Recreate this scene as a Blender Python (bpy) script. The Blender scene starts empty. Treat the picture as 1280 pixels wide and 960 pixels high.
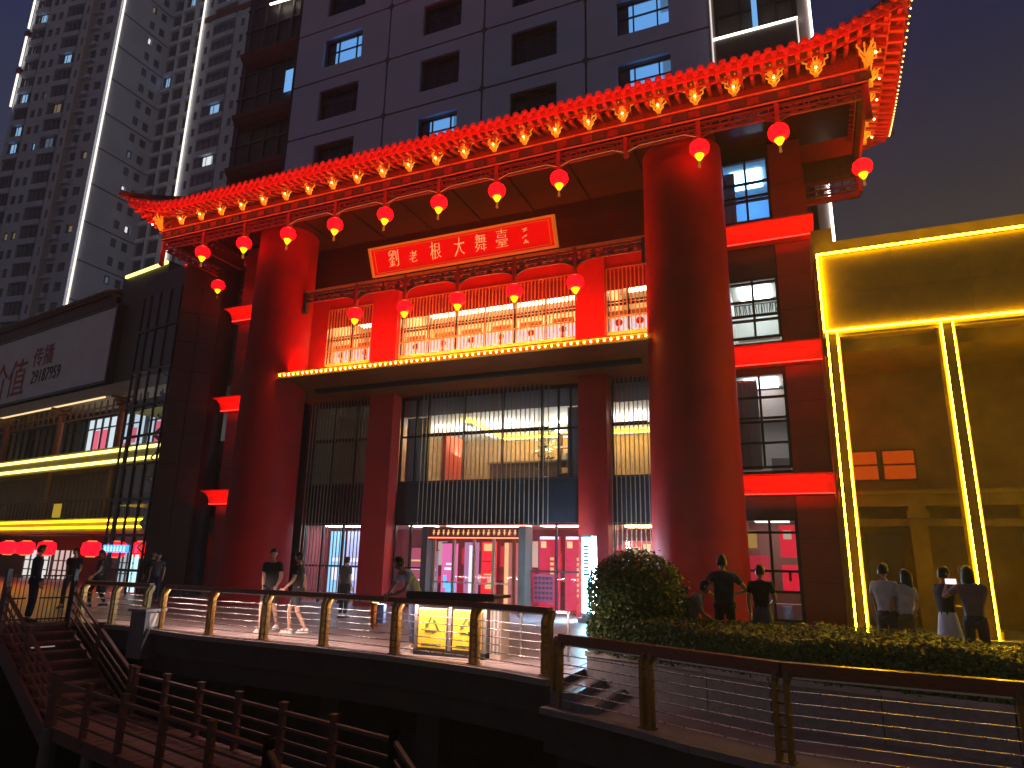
import bpy, bmesh, math, random
from mathutils import Vector, Matrix, noise
R = math.radians
rnd = random.Random(7)
scene = bpy.context.scene
COL = scene.collection

# ------------------------------------------------------------------ camera
cam_d = bpy.data.cameras.new('camera'); cam = bpy.data.objects.new('camera', cam_d); COL.objects.link(cam)
cam_d.sensor_width = 36; cam_d.lens = 858.1 / 1280 * 36; cam_d.clip_end = 3000; cam_d.clip_start = .05
def cam_axes(p, r, y):
    cp, sp = math.cos(p), math.sin(p)
    fwd = Vector((0, cp, sp)); up = Vector((0, -sp, cp)); rt = Vector((1, 0, 0))
    c, s = math.cos(r), math.sin(r)
    rt, up = rt * c + up * s, up * c - rt * s
    Z = Matrix.Rotation(y, 3, 'Z')
    return Z @ rt, Z @ up, Z @ fwd
_r, _u, _f = cam_axes(.25232248, .02021838, .41072231)
cam.matrix_world = Matrix(((_r.x, _u.x, -_f.x, 0), (_r.y, _u.y, -_f.y, 0), (_r.z, _u.z, -_f.z, 1.6), (0, 0, 0, 1)))
scene.camera = cam

# ------------------------------------------------------------------ world: night sky over a city, glow near the horizon
w = bpy.data.worlds.new('World'); scene.world = w; w.use_nodes = True
nt = w.node_tree; nt.nodes.clear()
wo = nt.nodes.new('ShaderNodeOutputWorld'); wb = nt.nodes.new('ShaderNodeBackground')
tc = nt.nodes.new('ShaderNodeTexCoord'); sx = nt.nodes.new('ShaderNodeSeparateXYZ'); rp = nt.nodes.new('ShaderNodeValToRGB')
nt.links.new(tc.outputs['Generated'], sx.inputs[0]); nt.links.new(sx.outputs['Z'], rp.inputs[0])
mr_ = nt.nodes.new('ShaderNodeMapRange'); mr_.inputs[1].default_value = -.25; mr_.inputs[2].default_value = -.95; mr_.inputs[3].default_value = 0; mr_.inputs[4].default_value = 1
ad_ = nt.nodes.new('ShaderNodeMix'); ad_.data_type = 'RGBA'; ad_.blend_type = 'ADD'; ad_.inputs[7].default_value = (.012, .020, .050, 1)
nt.links.new(sx.outputs['X'], mr_.inputs[0]); nt.links.new(mr_.outputs[0], ad_.inputs[0]); nt.links.new(rp.outputs[0], ad_.inputs[6]); nt.links.new(ad_.outputs[2], wb.inputs[0]); nt.links.new(wb.outputs[0], wo.inputs[0])
e = rp.color_ramp.elements
e[0].position = 0; e[0].color = (.20, .145, .11, 1)
e[1].position = 1; e[1].color = (.012, .013, .045, 1)
for p_, c_ in ((.16, (.105, .085, .075, 1)), (.33, (.046, .037, .038, 1)), (.45, (.028, .026, .040, 1)), (.58, (.012, .015, .050, 1)), (.75, (.009, .013, .060, 1))):
    q = e.new(p_); q.color = c_
wb.inputs[1].default_value = .92
scene.view_settings.view_transform = 'Standard'; scene.view_settings.look = 'None'
scene.view_settings.exposure = .18; scene.view_settings.gamma = 1
scene.cycles.use_denoising = True
scene.cycles.max_bounces = 6; scene.cycles.diffuse_bounces = 3; scene.cycles.glossy_bounces = 3; scene.cycles.transparent_max_bounces = 12
scene.cycles.sample_clamp_indirect = 4

def area(name, loc, d, along, sx_, sy_, col, W):
    l = bpy.data.lights.new(name, 'AREA'); l.shape = 'RECTANGLE'; l.size = sx_; l.size_y = sy_; l.color = col; l.energy = W
    o = bpy.data.objects.new(name, l); COL.objects.link(o)
    z = -Vector(d).normalized(); x = Vector(along); x = (x - z * x.dot(z)).normalized(); y = z.cross(x)
    o.matrix_world = Matrix(((x.x, y.x, z.x, loc[0]), (x.y, y.y, z.y, loc[1]), (x.z, y.z, z.z, loc[2]), (0, 0, 0, 1)))
    return o
RED = (1, .018, .006); GOLD = (1, .50, .06)
# LED wash lamps of the theatre front, and an added canopy fill lamp
area('eave_gold_lamp', (-10.5, 17.52, 14.27), (0, -.35, 1), (1, 0, 0), 25.2, .06, GOLD, 30)
area('eave_red_lamp', (-10.5, 16.15, 14.05), (0, .62, .75), (1, 0, 0), 27.4, .06, RED, 430)
area('eave_red_lamp_side', (3.75, 19.8, 14.05), (-.62, 0, .75), (0, 1, 0), 5.6, .06, RED, 95)
area('eave_red_lamp_side', (-24.75, 19.8, 14.05), (.62, 0, .75), (0, 1, 0), 5.6, .06, RED, 95)
area('eave_gold_lamp_side', (2.48, 19.7, 14.27), (.35, 0, 1), (0, 1, 0), 3.6, .06, GOLD, 6)
area('eave_gold_lamp_side', (-23.48, 19.7, 14.27), (-.35, 0, 1), (0, 1, 0), 3.6, .06, GOLD, 6)
area('balcony_red_lamp', (-10.5, 19.0, 8.12), (0, .75, .66), (1, 0, 0), 13.2, .08, (1, .008, .002), 560)
for a_, c_ in ((-17.0, -14.85), (-13.6, -6.8), (-5.65, -4.35)): area('balcony_sill_lamp', ((a_ + c_) / 2, 20.50, 8.30), (0, .42, 1), (1, 0, 0), c_ - a_, .05, (1, .55, .14), 34 * (c_ - a_))
area('canopy_fill_lamp', (-10.5, 19.9, 7.70), (0, -.55, -1), (1, 0, 0), 12.0, .08, (1, .60, .56), 80)  # added fill under the canopy to brighten the plaza, no lit fixture known
for z0 in (3.45, 7.28, 11.25):
    area('ledge_red_lamp', (-.6, 20.42, z0), (0, .35, 1), (1, 0, 0), 2.6, .05, RED, 26)
    area('ledge_red_lamp', (.9, 21.3, z0), (-.35, 0, 1), (0, 1, 0), 1.6, .05, RED, 14)
    area('ledge_red_lamp', (-20.9, 20.42, z0), (0, .35, 1), (1, 0, 0), 3.0, .05, RED, 32)

# ------------------------------------------------------------------ materials
MATS = {}
def M(name, col, rough=.6, metal=0, noise=0, scale=3, bump=0, emit=0, ecol=None, spec=.5, stretch=(1, 1, 1), coat=0):
    if name in MATS: return MATS[name]
    m = bpy.data.materials.new(name); m.use_nodes = True; MATS[name] = m
    t = m.node_tree; b = t.nodes['Principled BSDF']
    b.inputs['Base Color'].default_value = (*col, 1); b.inputs['Roughness'].default_value = rough; b.inputs['Metallic'].default_value = metal
    b.inputs['Specular IOR Level'].default_value = spec
    if coat: b.inputs['Coat Weight'].default_value = coat; b.inputs['Coat Roughness'].default_value = .15
    if emit:
        b.inputs['Emission Color'].default_value = (*(ecol or col), 1); b.inputs['Emission Strength'].default_value = emit
    if noise or bump:
        co = t.nodes.new('ShaderNodeTexCoord'); mp = t.nodes.new('ShaderNodeMapping'); mp.inputs['Scale'].default_value = stretch
        n = t.nodes.new('ShaderNodeTexNoise'); n.inputs['Scale'].default_value = scale; n.inputs['Detail'].default_value = 6; n.inputs['Roughness'].default_value = .6
        t.links.new(co.outputs['Object'], mp.inputs[0]); t.links.new(mp.outputs[0], n.inputs['Vector'])
        if noise:
            cr = t.nodes.new('ShaderNodeValToRGB'); cr.color_ramp.elements[0].position = .3; cr.color_ramp.elements[1].position = .7
            cr.color_ramp.elements[0].color = (*[max(0, c * (1 - noise)) for c in col], 1); cr.color_ramp.elements[1].color = (*[min(1, c * (1 + noise * .7)) for c in col], 1)
            t.links.new(n.outputs[0], cr.inputs[0]); t.links.new(cr.outputs[0], b.inputs['Base Color'])
            if rough < .95:
                mr = t.nodes.new('ShaderNodeMapRange'); mr.inputs[3].default_value = max(.03, rough - .1); mr.inputs[4].default_value = min(1, rough + .12)
                t.links.new(n.outputs[0], mr.inputs[0]); t.links.new(mr.outputs[0], b.inputs['Roughness'])
        if bump:
            bp = t.nodes.new('ShaderNodeBump'); bp.inputs['Strength'].default_value = bump; bp.inputs['Distance'].default_value = .02
            t.links.new(n.outputs[0], bp.inputs['Height']); t.links.new(bp.outputs[0], b.inputs['Normal'])
    return m
def E(name, col, s):  # glowing surface: lamp, lit box, screen; posters, curtains, goods with light put in
    return M(name, tuple(min(.5, c * .25) for c in col), .5, emit=s, ecol=col)
def glass(name, tint=(.9, .95, 1), refl=.09):
    m = bpy.data.materials.new(name); m.use_nodes = True; t = m.node_tree; t.nodes.clear(); MATS[name] = m
    o = t.nodes.new('ShaderNodeOutputMaterial'); mx = t.nodes.new('ShaderNodeMixShader'); a = t.nodes.new('ShaderNodeBsdfTransparent'); g = t.nodes.new('ShaderNodeBsdfGlossy')
    g.inputs['Roughness'].default_value = .03; a.inputs[0].default_value = (*tint, 1)
    lw_ = t.nodes.new('ShaderNodeLayerWeight'); lw_.inputs[0].default_value = .5
    pw_ = t.nodes.new('ShaderNodeMath'); pw_.operation = 'POWER'; pw_.inputs[1].default_value = 5
    ad = t.nodes.new('ShaderNodeMath'); ad.operation = 'MULTIPLY_ADD'; ad.inputs[1].default_value = .8; ad.inputs[2].default_value = refl - .04
    t.links.new(lw_.outputs['Facing'], pw_.inputs[0]); t.links.new(pw_.outputs[0], ad.inputs[0]); t.links.new(ad.outputs[0], mx.inputs[0])
    t.links.new(a.outputs[0], mx.inputs[1]); t.links.new(g.outputs[0], mx.inputs[2]); t.links.new(mx.outputs[0], o.inputs[0])
    return m
GL = glass('window_glass'); GLD = glass('smoked_glass', (.35, .38, .42), .12)
red_pillar = M('red_lacquer', (.36, .009, .007), .55, noise=.22, scale=.9, bump=.03, spec=.12)
red_wall = M('red_render', (.48, .016, .010), .55, noise=.15, scale=2, bump=.05)
wing_red = M('red_wall_panel', (.30, .030, .022), .45, noise=.18, scale=1.3, bump=.05)
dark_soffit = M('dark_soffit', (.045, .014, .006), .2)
canopy_m = M('canopy_brown', (.20, .040, .008), .8, noise=.2, scale=2, spec=.08)
tile_m = M('glazed_tile', (.42, .10, .045), .35, noise=.25, scale=6)
rafter_m = M('rafter_red', (.40, .035, .02), .45, noise=.2, scale=5)
br_m = M('bracket_gilt_glow', (.75, .42, .08), .4, metal=.15, noise=.25, scale=14, emit=.36, ecol=(1, .44, .02))  # emission stands in for lamp light on the bracket arms
gold_m = M('gilded', (.75, .42, .10), .4, metal=.25, noise=.2, scale=9)
carve_m = M('carved_green', (.075, .065, .04), .5, noise=.5, scale=14, bump=.3)
carve_red = M('carved_red', (.22, .03, .022), .5, noise=.4, scale=14, bump=.3)
bronze = M('bronze_slat', (.36, .25, .16), .4, metal=.4, noise=.2, scale=8)
dkframe = M('dark_frame', (.022, .022, .024), .4, noise=.2, scale=8)
spandrel = M('spandrel_glass', (.022, .022, .030), .12, noise=.2, scale=1.2)
white_m = M('white_paint', (.75, .75, .72), .6, noise=.06, scale=4)
cream_m = M('cream_wall', (.6, .52, .40), .7, noise=.1, scale=3)
steel = M('steel', (.55, .55, .56), .28, metal=.95, noise=.1, scale=20)
wood_rail = M('rail_brown', (.24, .060, .032), .35, noise=.3, scale=10, stretch=(1, 1, 6), bump=.05)
post_m = M('post_bronze', (.32, .19, .05), .38, metal=.45, noise=.25, scale=12, bump=.05)
concrete = M('concrete', (.17, .155, .145), .8, noise=.25, scale=2.5, bump=.25)
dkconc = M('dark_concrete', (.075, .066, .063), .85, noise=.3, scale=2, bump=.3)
stone_m = M('granite', (.18, .18, .195), .55, noise=.3, scale=14, bump=.1)

# ------------------------------------------------------------------ mesh helpers
class MB:
    def __init__(s): s.v = []; s.f = []; s.m = []; s.sm = []
    def add(s, vs, fs, m=0, smooth=False):
        o = len(s.v); s.v += [tuple(v) for v in vs]
        for f in fs: s.f.append([o + i for i in f]); s.m.append(m); s.sm.append(smooth)
        return s
    def box(s, x0, x1, y0, y1, z0, z1, m=0):
        return s.add([(x0, y0, z0), (x1, y0, z0), (x1, y1, z0), (x0, y1, z0), (x0, y0, z1), (x1, y0, z1), (x1, y1, z1), (x0, y1, z1)],
                     [(0, 3, 2, 1), (4, 5, 6, 7), (0, 1, 5, 4), (1, 2, 6, 5), (2, 3, 7, 6), (3, 0, 4, 7)], m)
    def obox(s, p, u, a0, a1, n0, n1, z0, z1, m=0):   # box on a rotated vertical plane: p 2D origin, u 2D direction, n = outward left normal offset
        nx, ny = u[1], -u[0]
        q = lambda a, n: (p[0] + u[0] * a + nx * n, p[1] + u[1] * a + ny * n)
        c = [q(a0, n0), q(a1, n0), q(a1, n1), q(a0, n1)]
        return s.add([(*k, z0) for k in c] + [(*k, z1) for k in c], [(0, 3, 2, 1), (4, 5, 6, 7), (0, 1, 5, 4), (1, 2, 6, 5), (2, 3, 7, 6), (3, 0, 4, 7)], m)
    def beam(s, p, q, w_, h_, up=(0, 0, 1), m=0):      # square bar between two points
        p, q = Vector(p), Vector(q); d = (q - p).normalized(); up = Vector(up)
        if abs(d.dot(up)) > .98: up = Vector((0, 1, 0))
        x = d.cross(up).normalized() * w_ / 2; y = x.cross(d).normalized() * h_ / 2
        vs = [p - x - y, p + x - y, p + x + y, p - x + y, q - x - y, q + x - y, q + x + y, q - x + y]
        return s.add(vs, [(0, 1, 2, 3), (7, 6, 5, 4), (4, 5, 1, 0), (5, 6, 2, 1), (6, 7, 3, 2), (7, 4, 0, 3)], m)
    def cyl(s, p, q, r0, r1=None, n=10, m=0, caps=True):
        r1 = r0 if r1 is None else r1
        p, q = Vector(p), Vector(q); d = (q - p).normalized(); a = Vector((1, 0, 0)) if abs(d.x) < .9 else Vector((0, 1, 0))
        x = d.cross(a).normalized(); y = d.cross(x)
        vs = []
        for c, r in ((p, r0), (q, r1)):
            for i in range(n): t = 2 * math.pi * i / n; vs.append(c + x * math.cos(t) * r + y * math.sin(t) * r)
        s.add(vs, [(i, (i + 1) % n, n + (i + 1) % n, n + i) for i in range(n)], m, True)
        if caps: s.add(vs[:n], [tuple(range(n))[::-1]], m); s.add(vs[n:], [tuple(range(n))], m)
        return s
    def tube(s, pts, r, n=6, m=0):
        for a, b in zip(pts, pts[1:]): s.cyl(a, b, r, r, n, m)
        return s
    def lathe(s, c, prof, n=16, m=0, flute=0, sy=1):
        vs = []
        for r, z in prof:
            for i in range(n):
                t = 2 * math.pi * i / n; k = 1 - flute * (i % 2)
                vs.append((c[0] + math.cos(t) * r * k, c[1] + math.sin(t) * r * k * sy, c[2] + z))
        fs = [(j * n + i, j * n + (i + 1) % n, (j + 1) * n + (i + 1) % n, (j + 1) * n + i) for j in range(len(prof) - 1) for i in range(n)]
        s.add(vs, fs, m, True)
        s.add(vs[:n], [tuple(range(n))[::-1]], m); s.add(vs[-n:], [tuple(range(n))], m); return s
    def ball(s, c, rx, ry, rz, nu=10, nv=7, m=0):
        pr = [(math.sin(math.pi * j / nv), -math.cos(math.pi * j / nv)) for j in range(nv + 1)]
        vs = []
        for r, z in pr:
            for i in range(nu): t = 2 * math.pi * i / nu; vs.append((c[0] + math.cos(t) * r * rx, c[1] + math.sin(t) * r * ry, c[2] + z * rz))
        return s.add(vs, [(j * nu + i, j * nu + (i + 1) % nu, (j + 1) * nu + (i + 1) % nu, (j + 1) * nu + i) for j in range(nv) for i in range(nu)], m, True)
    def prism(s, poly, z0, z1, m=0, mside=None):
        n = len(poly); vs = [(x, y, z0) for x, y in poly] + [(x, y, z1) for x, y in poly]
        s.add(vs, [tuple(range(n))[::-1], tuple(range(n, 2 * n))], m)
        return s.add(vs, [(i, (i + 1) % n, n + (i + 1) % n, n + i) for i in range(n)], m if mside is None else mside)
    def quad(s, a, b, c, d, m=0): return s.add([a, b, c, d], [(0, 1, 2, 3)], m)
    def sweep(s, path, sect, m=0):   # path: list of (origin, out2d, up) ; sect: list of (out, z)
        n = len(sect); vs = []
        for o, (ox, oy) in path:
            for a, z in sect: vs.append((o[0] + ox * a, o[1] + oy * a, o[2] + z))
        L = len(path)
        s.add(vs, [(j * n + i, j * n + (i + 1) % n, (j + 1) * n + (i + 1) % n, (j + 1) * n + i) for j in range(L - 1) for i in range(n)], m)
        s.add(vs[:n], [tuple(range(n))[::-1]], m); return s.add(vs[-n:], [tuple(range(n))], m)
    def build(s, name, mats, parent=None, base=None):
        me = bpy.data.meshes.new(name)
        b = Vector(base) if base is not None else (BASE[parent.name] if parent else Vector((0, 0, 0)))
        me.from_pydata([(v[0] - b.x, v[1] - b.y, v[2] - b.z) for v in s.v], [], s.f)
        for mm in (mats if isinstance(mats, (list, tuple)) else [mats]): me.materials.append(mm)
        me.polygons.foreach_set('material_index', s.m); me.polygons.foreach_set('use_smooth', s.sm); me.update()
        o = bpy.data.objects.new(name, me); COL.objects.link(o)
        if parent: o.parent = parent; BASE[o.name] = b
        else: o.location = b; BASE[o.name] = b
        return o
    def each(s, name, mats, parent):   # every connected piece becomes a part of its own
        par = list(range(len(s.v)))
        def fd(a):
            while par[a] != a: par[a] = par[par[a]]; a = par[a]
            return a
        for f in s.f:
            for k in f[1:]: par[fd(k)] = fd(f[0])
        gr = {}
        for i, f in enumerate(s.f): gr.setdefault(fd(f[0]), []).append(i)
        out = []
        for fi in gr.values():
            vi = sorted({k for i in fi for k in s.f[i]}); mp = {k: j for j, k in enumerate(vi)}
            m = MB(); m.v = [s.v[k] for k in vi]; m.f = [[mp[k] for k in s.f[i]] for i in fi]; m.m = [s.m[i] for i in fi]; m.sm = [s.sm[i] for i in fi]
            out.append(m.build(name, mats, parent))
        return out
BASE = {}
def tag(o, label=None, cat=None, group=None, kind=None):
    if label: o['label'] = label
    if cat: o['category'] = cat
    if group: o['group'] = group
    if kind: o['kind'] = kind
    return o
def thing(name, label, cat, loc=(0, 0, 0), group=None, rz=0):
    o = bpy.data.objects.new(name, None); COL.objects.link(o); o.location = loc; o.rotation_euler = (0, 0, rz); o.empty_display_size = .2
    BASE[o.name] = Vector(loc); return tag(o, label, cat, group)
def kids(o): return [c for c in bpy.data.objects if c.parent == o]
def dup(root, loc, label, rz=None, group=None):
    r = root.copy(); COL.objects.link(r); r.location = loc; r['label'] = label
    if rz is not None: r.rotation_euler = (rnd.uniform(-.04, .04), rnd.uniform(-.04, .04), rz)
    if group: r['group'] = group
    for c in root.children:
        k = c.copy(); COL.objects.link(k); k.parent = r
        for g in c.children: h = g.copy(); COL.objects.link(h); h.parent = k
    return r
def shift(o, d, parent=None):      # copy of a part, sharing its mesh
    c = o.copy(); COL.objects.link(c); c.parent = parent or o.parent; c.location = Vector(o.location) + Vector(d)
    BASE[c.name] = BASE.get(o.name, Vector((0, 0, 0))); return c
def text_mesh(txt, size, depth=.02, off=0):
    cu = bpy.data.curves.new('lettering', 'FONT'); cu.body = txt; cu.size = size; cu.extrude = depth; cu.align_x = 'CENTER'; cu.align_y = 'CENTER'; cu.resolution_u = 2; cu.offset = off
    o = bpy.data.objects.new('lettering', cu); COL.objects.link(o)
    dg = bpy.context.evaluated_depsgraph_get(); me = bpy.data.meshes.new_from_object(o.evaluated_get(dg)); bpy.data.objects.remove(o)
    return me
def text(txt, size, origin, xdir, updir, mat, parent, name='lettering', depth=.02, sxy=(1, 1), off=0):
    me = text_mesh(txt, size, depth, off); x = Vector(xdir).normalized(); y = Vector(updir).normalized(); z = x.cross(y)
    b = BASE[parent.name] if parent else Vector((0, 0, 0)); og = Vector(origin) - b
    for v in me.vertices:
        c = v.co.copy()
        if off: n_ = noise.noise_vector(Vector((c.x * 5 + size * 37, c.y * 5, len(txt) + ord(txt[0]) % 13))); c.x += n_.x * .035; c.y += n_.y * .045
        v.co = og + x * c.x * sxy[0] + y * c.y * sxy[1] + z * c.z
    me.materials.clear(); me.materials.append(mat)
    o = bpy.data.objects.new(name, me); COL.objects.link(o)
    if parent: o.parent = parent
    return o

# ================================================================== THEATRE
TH = thing('theatre_building', 'red theatre with two giant round columns and an upswept red lit tiled eave', 'theatre', (-10.5, 21.3, 0))
FY = 21.3                                  # plane of the glazed front
def room(parent, x0, x1, y0, y1, z0, z1, wall, floor_m, ceil_m, lamps=(), name='room'):
    b = MB(); e_ = .02
    b.quad((x0, y1, z0), (x1, y1, z0), (x1, y1, z1), (x0, y1, z1), 0)
    b.quad((x0, y0, z0), (x0, y1, z0), (x0, y1, z1), (x0, y0, z1), 0); b.quad((x1, y1, z0), (x1, y0, z0), (x1, y0, z1), (x1, y1, z1), 0)
    b.quad((x0, y0, z0), (x1, y0, z0), (x1, y1, z0), (x0, y1, z0), 1); b.quad((x0, y0, z1), (x0, y1, z1), (x1, y1, z1), (x1, y0, z1), 2)
    o = b.build(name, [wall, floor_m, ceil_m], parent)
    for (a0, a1, b0, b1, lm) in lamps:
        l = MB().box(a0, a1, b0, b1, z1 - .06, z1 - .02).build('ceiling_light', lm, o)
    return o
W_white = M('room_white', (.7, .68, .62), .8, noise=.05); W_warm = M('room_timber', (.58, .38, .21), .6, noise=.3, scale=4, stretch=(6, 1, 1)); W_floor = M('room_floor', (.25, .20, .17), .35, noise=.2)
W_blue = M('room_blue', (.25, .5, .75), .7, noise=.1); W_red = M('room_red', (.5, .06, .08), .6, noise=.2)
L_white = E('lamp_white', (1, .90, .74), 45); L_warm = E('lamp_warm', (1, .80, .50), 9); L_blue = E('lamp_blue', (.40, .72, 1), 9); L_pink = E('lamp_pink', (1, .45, .5), 8); L_cool = E('lamp_cool', (.85, .97, 1), 9)

# --- giant round columns
for x, k_ in ((-2.86, 1), (-18.20, .94)):
    MB().lathe((x, 19.42, 0), [(r_ * k_, z_) for r_, z_ in ((1.42, -.02), (1.42, .35), (1.30, .42), (1.27, .5), (1.23, 4), (1.20, 9), (1.18, 13.9))], 56).build('column', red_pillar, TH)
# --- inner square columns
for x0, x1 in ((-14.78, -13.72), (-6.68, -5.74)):
    b = MB().box(x0, x1, 20.72, 21.26, 0, 7.5).box(x0 - .03, x1 + .03, 20.55, 20.9, 7.95, 11.85)
    b.box(x0 - .06, x1 + .06, 20.66, 21.27, 0, .35)
    b.build('pilaster', red_wall, TH)
# --- rear body of the building behind the front rooms
b = MB().box(-21.5, .55, 27.2, 29.4, 0, 13.6).box(-22.35, -21.2, 21.66, 27.2, 0, 14.7).box(.28, .58, 21.66, 27.2, 0, 14.7).box(-21.5, .55, 21.7, 29.4, 14.7, 14.9).box(-21.5, .55, 27.2, 29.4, 13.6, 14.7)
b.each('rear_wall', wing_red, TH)
# --- canopy between the columns with a row of yellow bulbs
b = MB()
b.add([(-18.0, 18.62, 7.82), (-3.0, 18.62, 7.82), (-3.0, 21.28, 7.42), (-18.0, 21.28, 7.42), (-18.0, 18.62, 7.98), (-3.0, 18.62, 7.98), (-3.0, 21.0, 8.02), (-18.0, 21.0, 8.02)],
      [(0, 3, 2, 1), (4, 5, 6, 7), (0, 1, 5, 4), (1, 2, 6, 5), (2, 3, 7, 6), (3, 0, 4, 7)])
can = b.build('canopy', canopy_m, TH)
MB().box(-17.3, -3.9, 18.56, 18.615, 7.80, 7.84).box(-17.3, -3.9, 18.50, 18.615, 7.96, 8.0).build('canopy_trim', gold_m, can)
MB().box(-16.6, -4.4, 19.80, 19.835, 7.50, 7.70).box(-16.6, -4.4, 19.965, 20.0, 7.50, 7.70).build('soffit_batten', M('batten', (.03, .014, .01), .7), can)  # paired walls shaped as a trough that hides the added fill lamp
bulb_y = E('bulb_yellow', (1, .58, .05), 60)
bm_ = MB().ball((-17.2, 18.55, 7.90), .026, .026, .030, 8, 5).build('bulb', bulb_y, can)
nb = 66
for i in range(1, nb): shift(bm_, (i * 13.25 / (nb - 1), 0, 0))
# --- balcony wall and three slatted windows
BY = 20.8
wins = [(-17.05, -14.80), (-13.68, -6.72), (-5.70, -4.30)]
b = MB()
for x0, x1 in ((-18.6, -17.05), (-4.30, -2.6)): b.box(x0, x1, BY, BY + .3, 7.9, 11.85)
for x0, x1 in wins: b.box(x0, x1, BY, BY + .3, 7.9, 8.62).box(x0, x1, BY + .02, BY + .3, 11.05, 11.85)
b.box(-14.80, -13.68, BY + .02, BY + .3, 7.9, 11.85).box(-6.72, -5.70, BY + .02, BY + .3, 7.9, 11.85)
b.each('balcony_wall', red_wall, TH)
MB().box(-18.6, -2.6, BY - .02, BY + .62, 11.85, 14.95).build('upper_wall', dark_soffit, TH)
sl_gold = M('slat_gilt', (.75, .55, .24), .4, metal=.3, noise=.15, scale=8)
orange_m = M('sill_ochre', (.70, .36, .07), .5, noise=.1)
hang_r = M('tassel_red', (.55, .04, .05), .6); pane_red = M('transom_red', (.30, .02, .02), .5, noise=.2)
slat_b = None; slat_t = None
for wi, (x0, x1) in enumerate(wins):
    wn = MB().box(x0, x1, BY - .03, BY + .02, 8.62, 8.90).build('balcony_window', orange_m, TH)
    r_ = room(TH, x0 - .05, x1 + .05, BY + .3, BY + 2.6, 8.6, 11.05, M('balcony_room', (.75, .60, .36), .8), W_floor, W_white, [(x0 + .3, x1 - .3, BY + .9, BY + 1.9, E('lamp_balcony', (1, .70, .34), 13))])
    MB().box(x0, x1, BY + .12, BY + .125, 8.88, 10.50).build('pane', GL, wn)
    MB().box(x0, x1, BY + .10, BY + .14, 10.42, 11.06).build('transom_panel', pane_red, wn)
    f = MB(); n_ = max(2, round((x1 - x0) / 1.15))
    for i in range(n_ + 1): xx = x0 + (x1 - x0) * i / n_; f.box(xx - .03, xx + .03, BY + .05, BY + .16, 8.88, 10.44)
    f.box(x0, x1, BY + .055, BY + .155, 9.86, 9.91).box(x0, x1, BY + .055, BY + .155, 9.98, 10.01)
    f.build('frame', dkframe, wn)
    n_ = int((x1 - x0) / .135)
    for i in range(n_ + 1):
        xx = x0 + .02 + (x1 - x0 - .04) * i / n_
        if slat_b is None: slat_b = MB().box(xx - .017, xx + .017, BY - .07, BY - .02, 8.9, 11.12).build('slat', sl_gold, wn); sx0 = xx
        else: shift(slat_b, (xx - sx0, 0, 0), wn)
    MB().box(x0, x1, BY - .06, BY - .03, 9.38, 9.43).box(x0, x1, BY - .06, BY - .03, 11.10, 11.14).each('slat_rail', sl_gold, wn)
    # white curtains and small hanging ornaments just inside the panes
    n_ = max(2, round((x1 - x0) / 1.15))
    cu = MB()
    for i in range(n_ * 8):
        a = x0 + (x1 - x0) * i / (n_ * 8); c = x0 + (x1 - x0) * (i + 1) / (n_ * 8)
        cu.quad((a, BY + .5 + .06 * (i % 2), 8.7), (c, BY + .5 + .06 * ((i + 1) % 2), 8.7), (c, BY + .5 + .06 * ((i + 1) % 2), 9.55), (a, BY + .5 + .06 * (i % 2), 9.55))
    cu.build('curtain', E('curtain_lit', (.90, .95, 1), .75), wn)
    for i in range(n_):
        xx = x0 + (x1 - x0) * (i + .5) / n_
        o_ = MB().cyl((xx, BY + .2, 9.75), (xx, BY + .2, 9.4), .01, n=4).ball((xx, BY + .2, 9.28), .13, .04, .13, 8, 5).cyl((xx, BY + .2, 9.14), (xx, BY + .2, 8.98), .03, .05, 6).build('ornament', hang_r, wn)
        MB().box(xx - .4, xx + .4, BY + .22, BY + .24, 9.55, 9.70).build('valance', M('valance_gold', (.7, .35, .1), .6), o_)
# --- carved frieze (hanging screen) in front of the balcony
def frieze(b, p0, p1, zt, zb, cells, d=.07):
    # rails, uprights and lattice pieces of a carved hanging screen between two points (straight, horizontal)
    p0, p1 = Vector(p0), Vector(p1); L = (p1 - p0).length; u = (p1 - p0) / L
    at = lambda t, z: (p0.x + u.x * t, p0.y + u.y * t, z)
    for z, h in ((zt, .07), ((zt * .45 + zb * .55), .05), (zb, .05)): b.beam(at(0, z), at(L, z), d, h, m=0)
    n = int(L / cells)
    zm = zt * .45 + zb * .55
    for i in range(n):
        t = L * (i + .5) / n; c = L / n
        k = i % 4
        if k == 0: b.beam(at(t - c * .4, zm), at(t, zt), d * .5, .03, m=1); b.beam(at(t, zt), at(t + c * .4, zm), d * .5, .03, m=1)
        elif k == 1: b.beam(at(t, zm), at(t, zt), d * .5, .05, m=2); b.beam(at(t - c * .4, (zm + zt) / 2), at(t + c * .4, (zm + zt) / 2), d * .5, .03, m=1)
        elif k == 2: b.beam(at(t - c * .4, zt), at(t, zm), d * .5, .03, m=1); b.beam(at(t, zm), at(t + c * .4, zt), d * .5, .03, m=1)
        else: b.beam(at(t, zm), at(t, zt), d * .5, .09, m=1)
        b.beam(at(t - c * .3, (zm + zb) / 2), at(t + c * .3, (zm + zb) / 2), d * .5, .09 if i % 2 else .05, m=1 if i % 3 else 2)
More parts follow.
